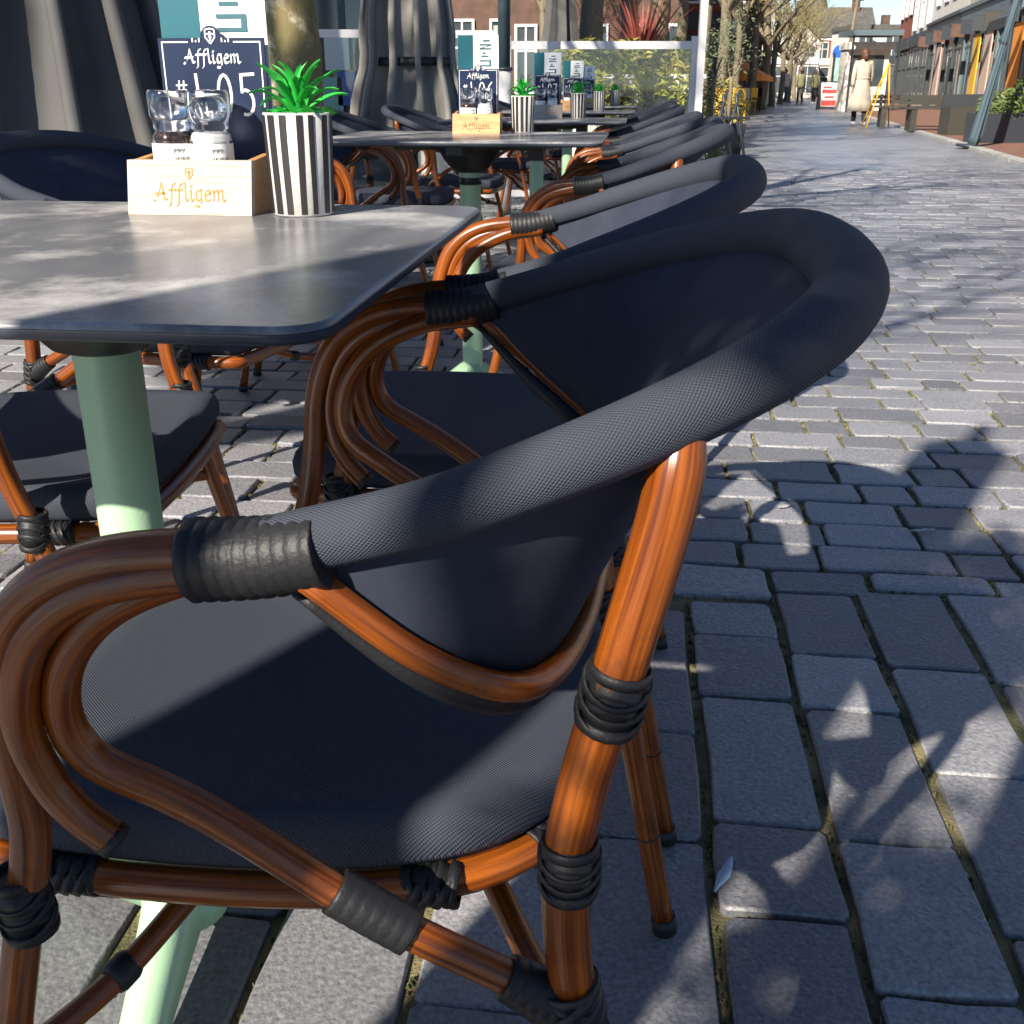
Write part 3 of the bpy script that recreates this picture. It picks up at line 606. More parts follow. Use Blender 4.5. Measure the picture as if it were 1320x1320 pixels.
# ------------------------------------------------------------------ folded parasols
def parasol(loc,zb,zt,rb,rt,seed,m,label,strap_z=None,nf=9,lean=0,pw=1.7,name='folded_parasol'):
    rg=random.Random(seed); t=empty(name,loc,rg.uniform(0,6),label,'parasol')
    if lean: t.rotation_euler=(0,lean,0)
    n=144; rows=[]; ph=[rg.uniform(-.25,.25) for _ in range(nf)]; am=[rg.uniform(.7,1.15) for _ in range(nf)]; ln=[rg.uniform(-.06,.03) for _ in range(nf)]
    for i in range(27):
        s=i/26; r_=rt+(rb-rt)*((1-s)**pw); row=[]
        z=zb+(zt-zb)*s
        if strap_z: r_*=1-.10*math.exp(-((z-strap_z)/.10)**2)
        for j in range(n):
            a=2*PI*j/n; q=a/(2*PI)*nf; f=int(q)%nf; u=q-int(q)
            fold=abs(math.sin(PI*(u+.08*math.sin(3*s+f))))**.55
            sw=a+.28*fold*math.cos(PI*u)+ph[f]*.12*math.sin(s*5)
            rr_=r_*(.60+.42*fold*am[f]); zz=z+(ln[f]*(1-s)*1.0 if i<3 else 0)
            row.append((rr_*math.cos(sw),rr_*math.sin(sw)*.85,zz))
        rows.append(row)
    mb=MB(); mb.grid(rows,closed_v=True,flip=True); o=mb.build('canopy',m,t); sm=o.modifiers.new('thick','SOLIDIFY'); sm.thickness=.004
    mb=MB(); mb.tube([(0,0,.02),(0,0,zt+.15)],.024,12); mb.build('pole',M['dsteel'],t)
    mb=MB(); mb.lathe([(0,0),(.25,0),(.25,.04),(.06,.06),(.04,.2),(0,.2)],24); mb.build('base',M['dsteel'],t)
    if strap_z:
        mb=MB(); rows=[]
        for z in (strap_z-.02,strap_z+.02):
            r_=rt+(rb-rt)*(1-(z-zb)/(zt-zb))**pw; r_*=.80; rows.append([(r_*math.cos(a),r_*math.sin(a)*.85,z) for a in [2*PI*k/40 for k in range(40)]])
        mb.grid(rows,closed_v=True,flip=True); o=mb.build('strap',M['strap'],t); sm=o.modifiers.new('t','SOLIDIFY'); sm.thickness=.004
    return t
parasol((ATX(50,2.75,.9),2.75,0),.60,2.3,.42,.10,4,M['canvas2'],'large dark grey folded parasol at the left edge behind the nearest table',None,12,pw=1.2)
parasol((ATX(530,6.0,.9),6.0,0),.58,2.6,.37,.05,11,M['canvas'],'beige-grey folded parasol with black strap beside the tree trunk',1.0,13,pw=1.1)
parasol((ATX(722,11.5,1.2),11.5,0),1.15,2.9,.22,.06,5,M['canvas2'],'small dark folded parasol beyond the wind screens',None,7)
# ------------------------------------------------------------------ wind screens
def screen(x0,x1,y0,y1,z1,label,n=2):
    t=empty('wind_screen',(x0,y0,0),0,label,'wind screen','glass wind screens round the terrace'); d=V((x1-x0,y1-y0,0)); L=d.length; t.rotation_euler=(0,0,math.atan2(d.y,d.x))
    for k in range(n+1):
        x=L*k/n; mb=MB(); mb.box(x-.022,-.022,0,x+.022,.022,z1); mb.build('post',M['steel'],t)
    for k in range(n):
        a,b_=L*k/n+.0225,L*(k+1)/n-.0225
        mb=MB(); mb.box(a,-.018,z1-.09,b_,.018,z1-.035); mb.build('top_rail',M['steel'],t); mb=MB(); mb.box(a,-.018,.06,b_,.018,.11); mb.build('bottom_rail',M['steel'],t)
        mb=MB(); mb.box(a,-.004,.1105,b_,.004,z1-.0905); mb.build('pane',M['pane'],t)
    return t
Y1=8.9; zr=1.24
screen(ATX(655,Y1),ATX(893,Y1),Y1,Y1,zr,'white framed glass wind screen in front of the big white planter',1)
t=empty('tall_post',(ATX(896,Y1)+.03,Y1-.05,0),0,'tall white post at the right end of the wind screen','post'); mb=MB(); mb.box(-.028,-.028,0,.028,.028,3.2); mb.build('shaft',M['steel'],t); mb=MB(); mb.box(-.07,-.07,0,.07,.07,.015); mb.build('foot_plate',M['steel'],t)
screen(ATX(396,Y1-.3),ATX(640,Y1-.3),Y1-.3,Y1-.1,zr+.07,'white framed glass wind screen passing behind the beige folded parasol',2)
t=empty('signpost',(ATX(650,8.3),8.3,0),0,'blue-grey pipe with a white lower half, left of the third menu card','post'); mb=MB(); mb.tube([(0,0,1.0),(0,0,3.2)],.045,16); mb.build('upper_pipe',M['bsteel'],t); mb=MB(); mb.tube([(0,0,0),(0,0,.998)],.05,16); mb.build('lower_pipe',M['steel'],t); mb=MB(); ring(mb,(0,0,1.0),(0,0,1),.05,.014,18); mb.build('collar',M['dsteel'],t)
# hanging grey valance with small white print
t=empty('parasol_valance',(ATX(612,7.2,1.5),7.2,1.42),R(-4),'dark grey parasol flap with white print, at the top edge','parasol'); mb=MB(); mb.quad((-.22,0,.02),(.02,0,-.02),(.26,0,.05),(.26,0,.6)); mb.quad((-.22,0,.02),(.26,0,.05),(.26,0,.6),(-.22,0,.6)); o=mb.build('flap',M['canvas2'],t); sm=o.modifiers.new('t','SOLIDIFY'); sm.thickness=.006
mb=MB(); f=lambda x,z:(x,-.008,z)
for k in range(3): 
    for a in range(2): mb.quad(*[f(-.08+k*.035+p,.045+a*.04+q) for p,q in ((0,0),(.02,0),(.02,.02),(0,.02))])
mb.quad(f(.10,.09),f(.16,.09),f(.16,.10),f(.10,.10)); mb.build('print',M['white'],t)
# ------------------------------------------------------------------ trees
def branch(mb,tw,p,d,L,r,lev,rg,maxl,tws=1.):
    n=5; pts=[V(p)]; dd=V(d).normalized(); rr_=[r]
    for i in range(n):
        dd=(dd+V((rg.uniform(-.2,.2),rg.uniform(-.2,.2),rg.uniform(-.06,.2)))).normalized(); pts.append(pts[-1]+dd*L/n); rr_.append(r*(1-.55*(i+1)/n))
    mb.tube(pts,rr_,6 if lev<2 else 4,cap=False)
    if lev>=maxl:
        for k in range(int(7*tws)):
            q=pts[rg.randint(1,n)]; e=(dd+V((rg.uniform(-1,1),rg.uniform(-1,1),rg.uniform(-.6,.9)))).normalized(); l=L*rg.uniform(.4,.9); s_=e.orthogonal().normalized()*.007*max(1,L*1.2)
            tw.tri(q-s_,q+s_,q+e*l)
            for j in range(2):
                q2=q+e*l*rg.uniform(.3,.8); e2=(e+V((rg.uniform(-.9,.9),rg.uniform(-.9,.9),rg.uniform(-.6,.6)))).normalized(); tw.tri(q2-s_*.7,q2+s_*.7,q2+e2*l*.6)
        return
    k=rg.randint(3,4)
    for i in range(k):
        j=rg.randint(2,n); e=(dd*.7+V((rg.uniform(-1,1),rg.uniform(-1,1),rg.uniform(-.1,.8)))).normalized(); branch(mb,tw,pts[j],e,L*rg.uniform(.6,.8),rr_[j]*.62,lev+1,rg,maxl,tws)
def leafcloud(mb,c,r,n,s,rg,flat=1.,droop=0):
    for _ in range(n):
        while True:
            p=V((rg.uniform(-1,1),rg.uniform(-1,1),rg.uniform(-1,1)))
            if p.length<1: break
        q=V(c)+V((p.x*r[0],p.y*r[1],p.z*r[2])); d=V((rg.uniform(-1,1),rg.uniform(-1,1),rg.uniform(-.7,.7)-droop)).normalized(); e=d.orthogonal().normalized(); l=s*rg.uniform(.6,1.4)
        mb.quad(q-d*l,q+e*l*.28,q+d*l,q-e*l*.28)
def make_tree(loc,h,r,seed,label,bark,lev=3,clear=2.2,group='bare plane trees along the street',tws=1.,buds=0,name='bare_tree'):
    rg=random.Random(seed); t=empty(name,loc,0,label,'tree',group); mb=MB(); tw=MB(); pts=[V((0,0,-.02))]; rr_=[r*1.25]
    m=14
    for i in range(1,m+1):
        z=clear*i/m; pts.append(V((rg.uniform(-.1,.1)*r+.05*math.sin(z*1.3+seed),rg.uniform(-.1,.1)*r,z))); rr_.append(r*(1.02-.2*i/m)*(1+rg.uniform(-.05,.05)))
    mb.tube(pts,rr_,16,cap=False); mb.build('trunk',bark,t); mb=MB()
    branch(mb,tw,pts[-1],(0,0,1),h*.30,rr_[-1],0,rg,lev,tws)
    for k in range(4): a=k*1.6+rg.uniform(-.4,.4); branch(mb,tw,pts[-1]-V((0,0,rg.uniform(0,.5))),(math.cos(a),math.sin(a),.75),h*.27,rr_[-1]*.6,1,rg,lev,tws)
    mb.build('limbs',bark,t); tw.build('twigs',M['twig'],t)
    if buds:
        mb=MB(); leafcloud(mb,(0,0,clear+h*.22),(h*.26,h*.26,h*.22),buds,.045,rg); o=mb.build('buds',M['bud'],t); o['kind']='stuff'
    return t
make_tree((ATX(390,5.4),5.4,0),7,.135,3,'thick tree trunk with mottled olive-tan bark behind the nearest table',M['bark'],3,2.9,'trees standing on the terrace')
T=[]
T.append(make_tree((ATX(758,15.5),15.5,0),8,.17,5,'thick brown trunk behind the wind screen, left of the red-leaved plant',M['bark2'],3,3.2,buds=1500))
T.append(make_tree((ATX(805,18),18,0),8,.15,6,'trunk directly behind the red-leaved plant',M['bark2'],3,3.2,buds=1500))
T.append(make_tree((ATX(850,20),20,0),8,.20,8,'dark trunk just right of the red-leaved plant',M['bark2'],3,2.9,buds=1500))
for i,(px,D,lb) in enumerate(((873,22,'slim tree next to the right post of the wind screen'),(907,27,'tree immediately right of the tall white post'),(929,31,'tree behind the olive trees, left one'),(948,35,'tree behind the olive trees, right one'),(968,40,'tree over the orange terrace'),(984,47,'tree in the avenue above the walking man'),(996,54,'tree in the avenue left of the church'),(1007,62,'tree in the avenue in front of the church tower'),(1016,71,'tree in the avenue above the couple'),(1024,82,'tree far down the avenue'),(1031,95,'last tree of the avenue'),(770,34,'tree in the distance between the trunks'),(700,30,'tree in front of the brown houses'))):
    s=T[i%3] if i!=99 else None; c=copy_tree(s,None,(ATX(px,D),D,0),i*1.7,lb); k=.95+.1*(i%3)
    c.scale=(k*(.95 if D>38 else .72),k*(.95 if D>38 else .72),k*(.8 if D>40 else .92))
tw=MB()
def bush(name,loc,parts,m,label,cat='plant',stems=None,droop=0,group=None,seed=1):
    rg=random.Random(seed); t=empty(name,loc,0,label,cat,group); mb=MB()
    for c,r,n,s in parts: leafcloud(mb,c,r,n,s,rg,droop=droop)
    mb.build('foliage',m,t)
    if stems:
        mb=MB()
        for a,b_,r_ in stems: mb.tube(cr([a,((a[0]+b_[0])/2+rg.uniform(-.04,.04),(a[1]+b_[1])/2,(a[2]+b_[2])/2),b_],4),[r_]*9 if False else r_,6)
        mb.build('stem',M['bark2'],t)
    return t
# olive trees in dark tubs
for px,D,lb in ((920,16.5,'small olive tree, left of the two by the street'),(941,15.0,'small olive tree, right of the two by the street')):
    t=bush('olive_tree',(ATX(px,D),D,0),[((rx_,ry_,1.32+rz_*.8),(.26,.26,.22),90,.03) for rx_,ry_,rz_ in ((0,0,.1),(.2,.1,-.1),(-.2,0,0),(.05,0,.35),(-.1,.1,-.25))],M['olive'],lb,'tree',[((0,0,.42),(.02,0,1.0),.028),((.02,0,.95),(.15,0,1.35),.014),((.02,0,.95),(-.12,0,1.35),.014)],seed=int(px))
    p=empty('plant_tub',(ATX(px,D),D,0),0,'dark tub holding the '+('left' if px<930 else 'right')+' olive tree','planter'); mb=MB(); mb.lathe([(0,0),(.2,0),(.26,.42),(.23,.42),(.21,.36),(0,.36)],20); mb.build('tub',M['dsteel'],p); mb=MB(); mb.lathe([(0,.37),(.215,.37)],16); mb.build('soil',M['cap'],p)
bush('hedge',(ATX(925,19),19,0),[((0,0,.55),(.55,.35,.5),900,.05),((-.5,.2,.6),(.4,.3,.5),500,.05)],M['bamboo'],'bright yellow-green shrub behind the olive trees','plant',seed=6)
bush('low_shrub',G(925,235)*1+V((.0,.5,0)),[((0,0,.28),(.14,.16,.22),420,.022),((.1,.25,.25),(.13,.14,.2),300,.022)],M['foliage'],'low leafy green shrub showing beside the second armchair back','plant',seed=9)
for i,(px,D,h_,lb) in enumerate(((470,12.5,.9,'yellow-brown bare shrub behind the wind screen, left of the beige parasol'),(682,13.5,.8,'yellow-green shrub behind the third menu card'),(727,14.5,1.5,'bright yellow shrub at the foot of the thick trunk'))):
    bush('shrub',(ATX(px,D),D,0),[((0,0,h_*.7),(.35,.3,h_*.45),420,.035)],M['bamboo'] if i else M['twig'],lb,seed=50+i)
for i,(px,z,m_,lb) in enumerate(((436,1.15,'paper','white poster in the dark shop window right of the tree trunk'),(425,.8,'mint','mint coloured poster low in the dark shop window'),(450,.85,'menu','blue poster in the dark shop window beside the beige parasol'))):
    t=MB(); x=ATX(px,10.42); t.box(x-.11,10.40,z-.13,x+.11,10.415,z+.16); o=t.build('poster',M['bluep'] if m_=='menu' else M[m_]); tag(o,lb,'poster')
# white planter with bamboo and red flax
Yp=10.6
t=empty('planter',(ATX(815,Yp),Yp,0),0,'big white rectangular planter behind the wind screen','planter')
mb=MB(); mb.box(-.62,-.25,0,.62,.25,.95); mb.build('planter_box',M['plaster'],t); mb=MB(); mb.box(-.64,-.27,.951,.64,.27,.985); mb.build('planter_rim',M['white'],t)
bush('bamboo',(ATX(815,Yp),Yp,.98),[((x*.13-.55,0,.08+.04*math.sin(x*2)),(.2,.3,.20),330,.05) for x in range(9)]+[((x*.16-.5,-.3,-.12-.04*(x%3)),(.12,.08,.24),150,.05) for x in range(7)],M['bamboo'],'yellow-green bamboo spilling over the white planter','plant',droop=.5,seed=2)
rg=random.Random(4); t=empty('flax_plant',(ATX(826,Yp+.1),Yp+.1,.80),0,'spiky dark red flax plant rising above the wind screen rail','plant')
mb=MB(); mb.tube([(0,0,-.02),(0,0,.25)],.05,8); mb.build('stem',M['bark2'],t)
for k in range(46):
    a=rg.uniform(0,6.28); sp=rg.uniform(.08,.55); L_=rg.uniform(.5,.85); rows=[]
    for i in range(5):
        s=i/4; x=sp*s**1.3; w_=.024*(1-s)**.6+.001; rows.append([(x*math.cos(a)+w_*math.sin(a),x*math.sin(a)-w_*math.cos(a),.2+L_*s-.25*sp*s*s),(x*math.cos(a)-w_*math.sin(a),x*math.sin(a)+w_*math.cos(a),.2+L_*s-.25*sp*s*s)])
    mb=MB(); mb.grid(rows); mb.build('leaf',M['red_leaf'],t)
t=empty('planter',(ATX(575,10.2),10.2,0),0,'white planter with low grasses between the beige parasol and the second menu card','planter'); mb=MB(); mb.box(-.5,-.2,0,.5,.2,.72); mb.build('planter_box',M['plaster'],t)
bush('ornamental_grass',(ATX(575,10.2),10.2,.7),[((x*.1-.4,0,.15),(.14,.2,.2),160,.05) for x in range(9)],M['bamboo'],'brown and yellow grasses in the planter behind the beige parasol','plant',seed=12)
# ------------------------------------------------------------------ buildings
def win(mb_parent,x,z,w_,h,y=-.03,frame=M['white'],pane=M['win'],bars=1):
    mb=MB(); t_=.07
    mb.box(x-w_/2-t_,y-.05,z-t_,x+w_/2+t_,y,z); mb.box(x-w_/2-t_,y-.05,z+h,x+w_/2+t_,y,z+h+t_); mb.box(x-w_/2-t_,y-.05,z,x-w_/2,y,z+h); mb.box(x+w_/2,y-.05,z,x+w_/2+t_,y,z+h)
    for k in range(bars): q=x-w_/2+w_*(k+1)/(bars+1); mb.box(q-.025,y-.04,z,q+.025,y-.004,z+h)
    if h>1.2: mb.box(x-w_/2,y-.038,z+h*.62,x+w_/2,y-.006,z+h*.62+.05)
    o=mb.build('window',frame,mb_parent); mb=MB(); mb.box(x-w_/2,y-.004+.0,z,x+w_/2,y+.02,z+h); mb.build('pane',pane,o)
def house(loc,rz,w_,h,d,wall,label,cols=3,floors=2,roof='gable',rh=2.5,shop=None,group='houses'):
    t=empty('house',loc,rz,label,'house',group); mb=MB(); mb.box(0,0,0,w_,d,h)
    if roof=='gable': mb.v+=[(0,0,h),(w_,0,h),(w_/2,0,h+rh)]; k=len(mb.v)-3; mb.face([k,k+1,k+2]); mb.v+=[(0,d,h),(w_,d,h),(w_/2,d,h+rh)]; mb.face([k+5,k+4,k+3])
    mb.build('wall',wall,t); mb=MB()
    if roof=='gable': e=.15; mb.quad((-e,-e,h),(w_/2,-e,h+rh+.1),(w_/2,d,h+rh+.1),(-e,d,h)); mb.quad((w_/2,-e,h+rh+.1),(w_+e,-e,h),(w_+e,d,h),(w_/2,d,h+rh+.1))
    elif roof=='side': e=.2; mb.quad((-e,-e,h),(w_+e,-e,h),(w_+e,d/2,h+rh),(-e,d/2,h+rh)); mb.quad((-e,d+e,h),(-e,d/2,h+rh),(w_+e,d/2,h+rh),(w_+e,d+e,h)); mb.tri((0,0,h),(0,d/2,h+rh),(0,d,h)); mb.tri((w_,0,h),(w_,d,h),(w_,d/2,h+rh))
    else: mb.box(-.15,-.2,h,w_+.15,d,h+.35)
    ro=mb.build('roof',M['roof'],t); mb=MB(); mb.box(w_*.7,d*.4,h+rh*.2,w_*.7+.6,d*.4+.6,h+rh+.9); mb.build('chimney',M['dbrick'],ro)
    fh=(h-.3)/floors
    for f in range(floors):
        for c in range(cols):
            x=w_*(c+.5)/cols
            if f==0 and shop:
                continue
            win(t,x,f*fh+.75,w_/cols*.5,fh*.62)
    if shop:
        mb=MB(); mb.box(.1,-.14,2.7,w_-.1,-.002,3.25); mb.build('fascia',shop,t)
        for c in range(cols):
            x=w_*(c+.5)/cols; win(t,x,.4,w_/cols*.78,2.1,frame=shop,bars=1)
    mb=MB(); mb.box(-.02,-.08,h-.25,w_+.02,-.001,h-.02); mb.build('cornice',M['white'],t)
    return t
# left side of the square: long facades well behind the trees
LX=-9
house((ATX(560,30),34,0),R(-4),7,6.4,8,M['dbrick'],'brown brick house with white windows behind the middle of the terrace',6,2,'side',2.6,None)
house((ATX(655,30),33,0),R(-4),5,5.8,8,M['dbrick'],'dark brick house with steep roof left of the red-leaved plant',5,2,'gable',3.0,None)
house((ATX(768,36),40,0),R(4),5,6.0,8,M['brick'],'red brick house behind the trunks near the red-leaved plant',2,2,'gable',2.8,M['charcoal'])
house((ATX(815,48),50,0),R(8),6,4.6,8,M['dbrick'],'low dark house behind the right-hand trunks',3,2,'side',2.6,M['charcoal'])
house((ATX(880,60),62,0),R(0),5.0,5.2,8,M['plaster'],'white gabled house seen behind the olive trees',2,2,'gable',3.2,M['plaster'])
# near left shop front with dark glass
def shopfront(loc,rz,w_,h,label,frame,bays,disp,depth=4,wall=None,awn=None,group='shops'):
    t=empty('shop',loc,rz,label,'shop',group); wall=wall or frame
    mb=MB(); mb.box(0,1.2,0,w_,depth,h); mb.build('back_wall',wall,t)
    mb=MB(); mb.box(0,-.02,3.3,w_,1.19,h); mb.build('upper_wall',wall,t)
    mb=MB(); mb.box(-.05,-.22,2.75,w_+.05,-.021,3.3); mb.box(-.05,-.30,3.3,w_+.05,-.021,3.42); mb.build('fascia',frame,t)
    n=bays; bw=w_/n
    for k in range(n+1):
        x=min(max(k*bw,.1),w_-.1); mb=MB(); mb.box(x-.1,-.06,0,x+.1,.2,2.749); mb.build('pillar',frame,t)
    for k in range(n):
        x0,x1=k*bw+.105,(k+1)*bw-.105
        if k==0: x0+=.1
        if k==n-1: x1-=.1
        mb=MB(); mb.box(x0,0,0,x1,.12,.4); mb.build('stall_riser',frame,t)
        mb=MB(); mb.box(x0,.02,.401,x1,.03,2.748); mb.build('pane',M['win'] if disp[k%len(disp)] is None else M['pane'],t)
        mb=MB(); mb.box(x0,-.01,2.15,x1,.10,2.22); mb.box((x0+x1)/2-.03,-.01,.401,(x0+x1)/2+.03,.10,2.149); mb.build('glazing_bar',frame,t)
        dm=disp[k%len(disp)]
        if dm: mb=MB(); mb.box(x0+.06,-.045,.12,x0+(x1-x0)*.62,-.012,2.5); mb.build('display_panel',dm,t)
    rgs=random.Random(int(w_*10)+n)
    for k in range(n):
        x=k*bw+bw*.8; mb=MB(); mb.box(x,-.75,2.45,x+.05,-.31,2.85); mb.build('hanging_sign',M[rgs.choice(['dsteel','charcoal','slate','dbrick','bench'])],t); mb=MB(); mb.box(x+.01,-.80,2.851,x+.04,-.22,2.88); mb.build('sign_bracket',M['dsteel'],t)
        x=k*bw+bw*.72; hh=rgs.uniform(1.1,2.0); mb=MB(); mb.box(x,-.04,.42,x+bw*.16,-.012,.42+hh); mb.build('display_panel',M[rgs.choice(['pink','sandst','charcoal','dbrick','slate'])],t)
    for k in range(n): win(t,k*bw+bw/2,4.1,bw*.45,min(1.8,h-4.6),y=-.03) if h>5.6 else None
    if awn:
        for k,mm,dz in awn:
            x0,x1=k*bw+.1,(k+1)*bw-.1; mb=MB(); mb.quad((x0,-.23,2.8+dz),(x1,-.23,2.8+dz),(x1,-1.1,2.3+dz),(x0,-1.1,2.3+dz)); mb.quad((x0,-1.1,2.3+dz),(x1,-1.1,2.3+dz),(x1,-1.1,2.1+dz),(x0,-1.1,2.1+dz)); o=mb.build('awning',mm,t); sm=o.modifiers.new('t','SOLIDIFY'); sm.thickness=.02
    return t
shopfront((-9,10.5,0),R(0),8.2,6,'shop front with dark blue glass and white window bars behind the tree trunk',M['bsteel'],6,[None,M['paper'],None,None,M['teal']])
shopfront((-8,6.4,0),R(12),5.7,6,'grey framed white windows between the dark parasol and the menu card',M['steel'],5,[None,M['pink']])
# right side shops: facade line
FD=math.atan(.24); p0=V((12.3,25.5,0)); fd=V((math.sin(FD),math.cos(FD),0))
# the shop front local +x runs along the facade; its outside (-y) must face the street (left)
def onfac(s): return p0+fd*s
rzf=math.atan2(-fd.y,-fd.x)
spec=[(-16,-8,M['charcoal'],[M['pink'],M['brick'],M['sandst']],'shop with beige and red window displays at the right edge',M['sandst'],[(1,M['charcoal'],0)]),
 (-8,-1,M['charcoal'],[M['redp'],M['sandst'],M['orange']],'shop with red, beige and orange displays behind the leaning blue parasol',M['brick'],[(0,M['slate'],0),(2,M['charcoal'],0)]),
 (-1,7,M['charcoal'],[M['orange'],None,M['jeans']],'shop with an orange door and blue clothes in the window behind the bench',M['dbrick'],[(1,M['charcoal'],.1)]),
 (7,16,M['slate'],[None,M['yellow'],M['pink']],'slate blue shop front with tall narrow windows behind the woman in the cream coat',M['sandst'],None),
 (16,26,M['charcoal'],[None,M['pink'],None],'charcoal shop front with a pale upper wall',M['plaster'],None)]
for a,b_,fm,dp,lb,wl,aw in spec: shopfront(onfac(b_-.02),rzf,b_-a-.04,7,lb,fm,3 if b_-a<9 else 4,dp,5,wl,aw,'shops along the right side of the street')
house(onfac(34.98),rzf,8.9,8.6,7,M['plaster'],'tall white house at the far end of the right-hand row',3,3,'gable',3,M['charcoal'],'houses on the right side')
house(onfac(42),rzf,6.9,7.6,7,M['brick'],'red brick house beyond the tall white one on the right',3,2,'side',2,M['charcoal'],'houses on the right side')
# awning canopy and kiosk near x 1110-1140
t=empty('canopy',(ATX(1113,44),44,0),0,'flat grey canopy over a white kiosk behind the woman','canopy'); t.scale=(.62,1,1); mb=MB(); mb.box(-1.4,-1,2.65,1.6,1,2.85); mb.build('roof',M['slate'],t)
for x in (-1.3,1.5): mb=MB(); mb.box(x-.05,-.9,0,x+.05,-.8,2.649); mb.build('post',M['dsteel'],t)
mb=MB(); mb.box(-1.2,0,0,1.4,.9,2.2); mb.box(-1.3,-.4,2.2,1.5,.95,2.45); mb.build('kiosk_body',M['plaster'],t); mb=MB(); mb.box(-.9,-.02,.9,1.1,-.001,2.0); mb.build('hatch',M['win'],t)
# far end of the street: church, houses
ye=104
t=empty('church',(ATX(1045,ye+8),ye+8,0),0,'church tower with pointed spire above the roofs at the end of the street','church')
mb=MB(); mb.box(-1.3,0,0,1.3,2.6,7.0); mb.build('tower',M['dbrick'],t); mb=MB(); mb.box(-1.4,-.1,7.0,1.4,2.7,7.15); mb.build('cornice',M['sandst'],t)
mb=MB(); 
for k in range(8):
    a,b_=[ (1.3*1.1*math.cos(R(22.5+45*j)),1.3+1.3*1.1*math.sin(R(22.5+45*j)),7.15) for j in (k,k+1)]; mb.tri(a,b_,(0,1.3,13.5))
mb.build('spire',M['roof'],t)
mb=MB(); mb.box(-.3,-.06,4.9,.3,-.001,6.4); mb.build('louvre_window',M['charcoal'],t)
mb=MB(); mb.box(-6,2.6,0,6,12,4.2); mb.build('nave_wall',M['dbrick'],t); mb=MB(); mb.quad((-6.3,2.3,4.2),(6.3,2.3,4.2),(6.3,7.3,8.0),(-6.3,7.3,8.0)); mb.quad((-6.3,12.3,4.2),(-6.3,7.3,8.0),(6.3,7.3,8.0),(6.3,12.3,4.2)); mb.build('nave_roof',M['roof'],t)
house((ATX(1042,ye),ye,0),0,5.6,5.0,5,M['brick'],'orange-brown house with white ground floor below the church',3,2,'side',2.6,M['white'],'houses closing the street')
house((ATX(966,ye-6),ye-6,0),0,5.8,4.4,5,M['plaster'],'white gabled house at the end of the street, left of the church',3,2,'gable',2.4,M['white'],'houses closing the street')
house((ATX(1092,ye-10),ye-10,0),0,4.4,5.2,6,M['plaster'],'white house right of the church beside the thin mast',2,2,'flat',.3,M['charcoal'],'houses closing the street')
# facades on the left side of the street, beyond the trees
for k,(D,wm,lb) in enumerate(((66,'sandst','sand coloured house on the left of the far street'),(76,'plaster','cream house on the left of the far street, nearer the church'),(87,'brick','red brick house on the left of the far street, last before the church'))):
    house((ATX(925+k*16,D),D,0),PI/2-.25,9.4,4.8,6,M[wm],lb,3,2,'side',2,M['charcoal'],'houses on the left side of the far street')
# ------------------------------------------------------------------ right-hand pavement, kerb
kd=math.atan(.222); kp=V((9.35,27.8,0)); kv=V((math.sin(kd),math.cos(kd),0)); kn=V((kv.y,-kv.x,0))
def KP(s,n_,z): q=kp+kv*s+kn*n_; return V((q.x,q.y,z))
mb=MB(); mb.quad(KP(-40,.15,.03),KP(-40,14,.03),KP(80,14,.03),KP(80,.15,.03)); mb.quad(KP(-40,.15,.0),KP(-40,.15,.03),KP(80,.15,.03),KP(80,.15,0)); tag(mb.build('pavement',M['redpave']),'reddish brick pavement in front of the right-hand shops',kind='structure')
kb=tag(bpy.data.objects.new('kerb',None),'pale kerb line along the right side of the street',kind='structure'); COL.objects.link(kb)
s=-30; km=None
while s<50:
    mb=MB(); z=.035+random.uniform(0,.008); a=[KP(s+.01,-.02,0),KP(s+.01,.16,0),KP(s+.98,.16,0),KP(s+.98,-.02,0)]
    k=len(mb.v); mb.v+=[tuple(q) for q in a]+[tuple(q+V((0,0,z))) for q in a]
    for f in ((0,3,2,1),(4,5,6,7),(0,1,5,4),(1,2,6,5),(2,3,7,6),(3,0,4,7)): mb.face([k+i for i in f])
    mb.build('kerb_stone',M['kerb'],kb); s+=1
# ------------------------------------------------------------------ street furniture on the right
def bench(px,D,lb,L=2.2,rz=0):
    t=empty('bench',(ATX(px,D),D,.03),rz,lb,'bench','dark benches in front of the shops'); 
    for k in range(4): mb=MB(); mb.box(-L/2,-.24+k*.12,.42,L/2,-.24+k*.12+.10,.46); mb.build('slat',M['bench'],t)
    for x in (-L/2+.15,L/2-.25): mb=MB(); mb.box(x,-.22,0,x+.12,.22,.419); mb.build('leg',M['bench'],t)
    for k in range(2): mb=MB(); mb.box(-L/2,.25,.50+k*.10,L/2,.28,.58+k*.10); mb.build('back_slat',M['bench'],t)
    for x in (-L/2+.2,L/2-.2): mb=MB(); mb.box(x-.03,.281,.42,x+.03,.31,.70); mb.build('back_post',M['bench'],t)
bench(1196,25.5,'long dark bench nearest the woman in the cream coat',2.2,-.15); bench(1245,23.5,'dark bench further right, in front of the orange display',2.4,-.1)
t=empty('planter',(ATX(1262,21.5),21.5,.03),0,'dark rectangular planter right of the benches','planter'); mb=MB(); mb.box(-.55,-.25,0,.55,.25,.5); mb.build('planter_box',M['bench'],t); mb=MB(); mb.box(-.5,.3,.35,.4,.34,.72); mb.build('back_board',M['charcoal'],t)
t=bush('shrub',(ATX(1310,18.6),18.6,.45),[((0,0,.1),(.6,.4,.32),900,.06),((.3,0,.35),(.4,.3,.25),400,.06)],M['foliage'],'leafy plants in the planter at the right edge',seed=20)
